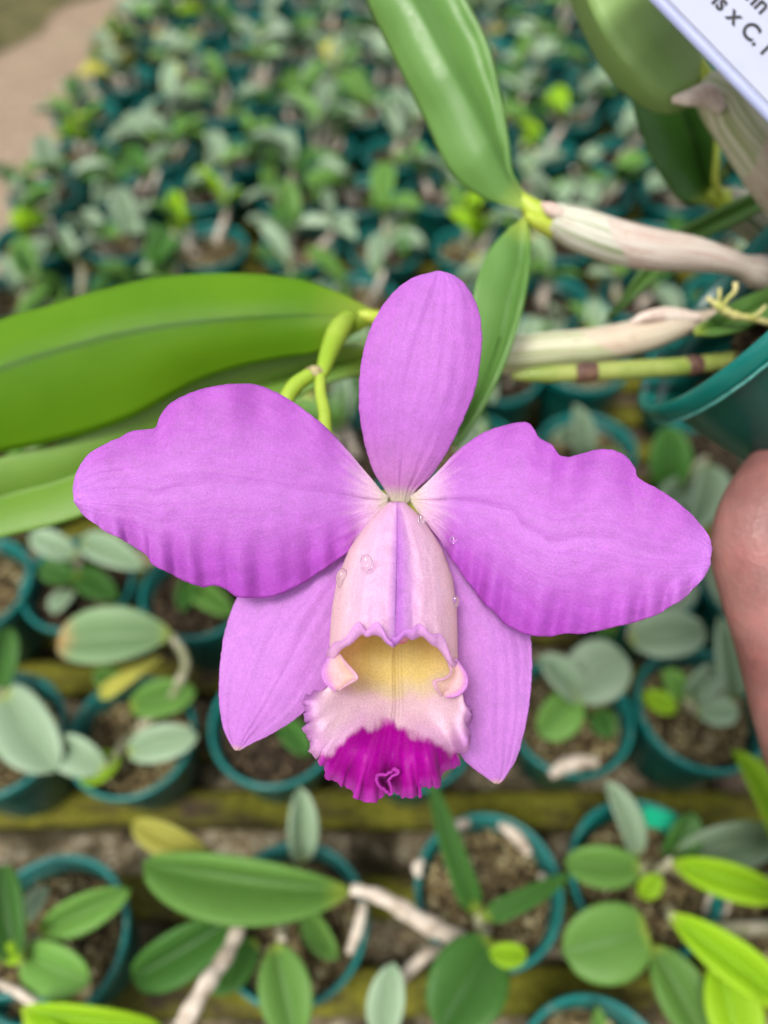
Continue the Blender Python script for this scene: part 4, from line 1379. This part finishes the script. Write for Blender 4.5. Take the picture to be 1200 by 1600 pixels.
droplet(572, 880, .1705, 10, 14, 'largest round water droplet on the pale hood of the lip')
droplet(535, 904, .1795, 10, 16, 'elongated water droplet hanging on the left flank of the lip')
droplet(712, 940, .1800, 5, 10, 'tiny water droplet on the right flank of the lip')
droplet(658, 812, .1835, 5, 8, 'tiny water droplet near the top of the lip')
droplet(708, 843, .1845, 5, 6, 'tiny water droplet on the right petal near its base')

# ------------------------------------------------------------------ white tag with print
TZ = .215
e0, e1 = np.array([1020., 0.]), np.array([1200., 185.])
dpx = (e1 - e0) / np.linalg.norm(e1 - e0)
upx = np.array([dpx[1], -dpx[0]])
k = TZ / FPX
TX = (RT * dpx[0] - UP * dpx[1]).normalized()
TY = (RT * upx[0] - UP * upx[1]).normalized()
TN = TX.cross(TY).normalized()
if TN.dot(FW) > 0:
    TN = -TN
# lean the tag so that its lower edge face shows
ax = TX
rot = Matrix.Rotation(R(-14), 3, ax)
if (rot @ TN).dot(TY) < TN.dot(TY):
    rot = Matrix.Rotation(R(14), 3, ax)
rot = Matrix.Rotation(0, 3, ax)
O3 = P(e0[0], e0[1], TZ)
tg = thing('plant_label', 'white plastic plant label with black print above the orchid', 'label', O3)
Lm, Wm, Tm = 520 * k, 250 * k, .0022
cen = O3 + TX * (140 * k) + TY * (Wm / 2 + 12 * k) + TN * 0
bx = box_mesh('label_plate', Lm, Wm, Tm, .0004)
mt = Matrix(((TX.x, TY.x, TN.x, cen.x), (TX.y, TY.y, TN.y, cen.y), (TX.z, TY.z, TN.z, cen.z), (0, 0, 0, 1)))
bx.transform(mt)
bx.materials.append(M['white_plastic'])
o = bpy.data.objects.new('plate', bx)
col.objects.link(o)
o.parent = tg
o.matrix_parent_inverse = tg.matrix_world.inverted()
# sloping edge strip (bevelled lower edge)
a0, a1 = -120 * k, 400 * k
rows = []
for f, dn in ((0.0, -.0011), (.5, -.0004), (1.0, .0004)):
    rows.append([O3 + TX * (a0 + (a1 - a0) * i / 10) + TY * (f * 13 * k) + TN * dn for i in range(11)])
st = grid_mesh('label_edge', rows)
st.materials.append(M['tag_edge'])
o = bpy.data.objects.new('edge_strip', st)
col.objects.link(o)
o.parent = tg
o.matrix_parent_inverse = tg.matrix_world.inverted()
solid(o, .0004)

def text_mesh(body, along, base, size):
    cu = bpy.data.curves.new('print', 'FONT')
    cu.body = body
    cu.size = size * k
    cu.extrude = .00003
    cu.offset = .00019
    tmp = bpy.data.objects.new('print_tmp', cu)
    col.objects.link(tmp)
    bpy.context.view_layer.update()
    me = bpy.data.meshes.new_from_object(tmp.evaluated_get(bpy.context.evaluated_depsgraph_get()))
    bpy.data.objects.remove(tmp)
    pos = O3 + TX * (along * k) + TY * (base * k) + TN * (Tm / 2 + .00006)
    me.transform(Matrix(((TX.x, TY.x, TN.x, pos.x), (TX.y, TY.y, TN.y, pos.y), (TX.z, TY.z, TN.z, pos.z), (0, 0, 0, 1))))
    me.materials.clear()
    me.materials.append(M['ink'])
    o = bpy.data.objects.new('printed_line', me)
    col.objects.link(o)
    o.parent = tg
    o.matrix_parent_inverse = tg.matrix_world.inverted()
    return o

text_mesh('is x C. l', 66, 58, 38)
text_mesh('mn', 88, 100, 38)

# ------------------------------------------------------------------ hand gripping the pot
hv, he, hrad = [], [], []
def hn(px, py, Z, r, parent=None):
    hv.append(P(px, py, Z))
    hrad.append(r)
    if parent is not None:
        he.append((parent, len(hv) - 1))
    return len(hv) - 1

wrist = hn(1400, 1430, .285, .027)
f1 = hn(1500, 1720, .32, .033, wrist)
f2 = hn(1600, 2050, .37, .040, f1)
palm = hn(1345, 1270, .268, .027, wrist)
# index: knuckle bulges past the petal tip
ik = hn(1256, 1130, .246, .0165, palm)
ik2 = hn(1222, 1000, .240, .0150, ik)
ip = hn(1166, 848, .236, .0135, ik2)
ip2 = hn(1190, 772, .239, .0122, ip)
idp = hn(1236, 715, .250, .0112, ip2)
itp = hn(1290, 722, .262, .0082, idp)
# the other fingers, further from the camera, curled under the pot
for n_, (ox, oz) in enumerate(((40, .022), (75, .041), (110, .058))):
    kk = hn(1285 + ox, 1115 + n_ * 10, .256 + oz, .0135 - .001 * n_, palm)
    pp_ = hn(1222 + ox, 890 + n_ * 22, .258 + oz, .0105 - .0006 * n_, kk)
    dd_ = hn(1270 + ox, 790 + n_ * 22, .272 + oz, .0092 - .0006 * n_, pp_)
    hn(1330 + ox, 765 + n_ * 22, .282 + oz, .0078 - .0005 * n_, dd_)
# thumb on the near side of the pot
t1 = hn(1420, 1190, .236, .017, palm)
t2 = hn(1450, 1000, .220, .0125, t1)
t3 = hn(1430, 870, .218, .0112, t2)
t4 = hn(1400, 790, .221, .0090, t3)
me = bpy.data.meshes.new('person')
me.from_pydata([tuple(v) for v in hv], he, [])
me.materials.append(M['skin'])
ho = bpy.data.objects.new('person', me)
col.objects.link(ho)
skm = ho.modifiers.new('skin', 'SKIN')
skm.use_smooth_shade = True
for i, sv in enumerate(me.skin_vertices[0].data):
    sv.radius = (hrad[i], hrad[i])
    sv.use_root = (i == wrist)
sb = ho.modifiers.new('smooth', 'SUBSURF')
sb.levels = 2
sb.render_levels = 3
tag(ho, 'bare hand of a person gripping the tilted teal pot from below', 'person')
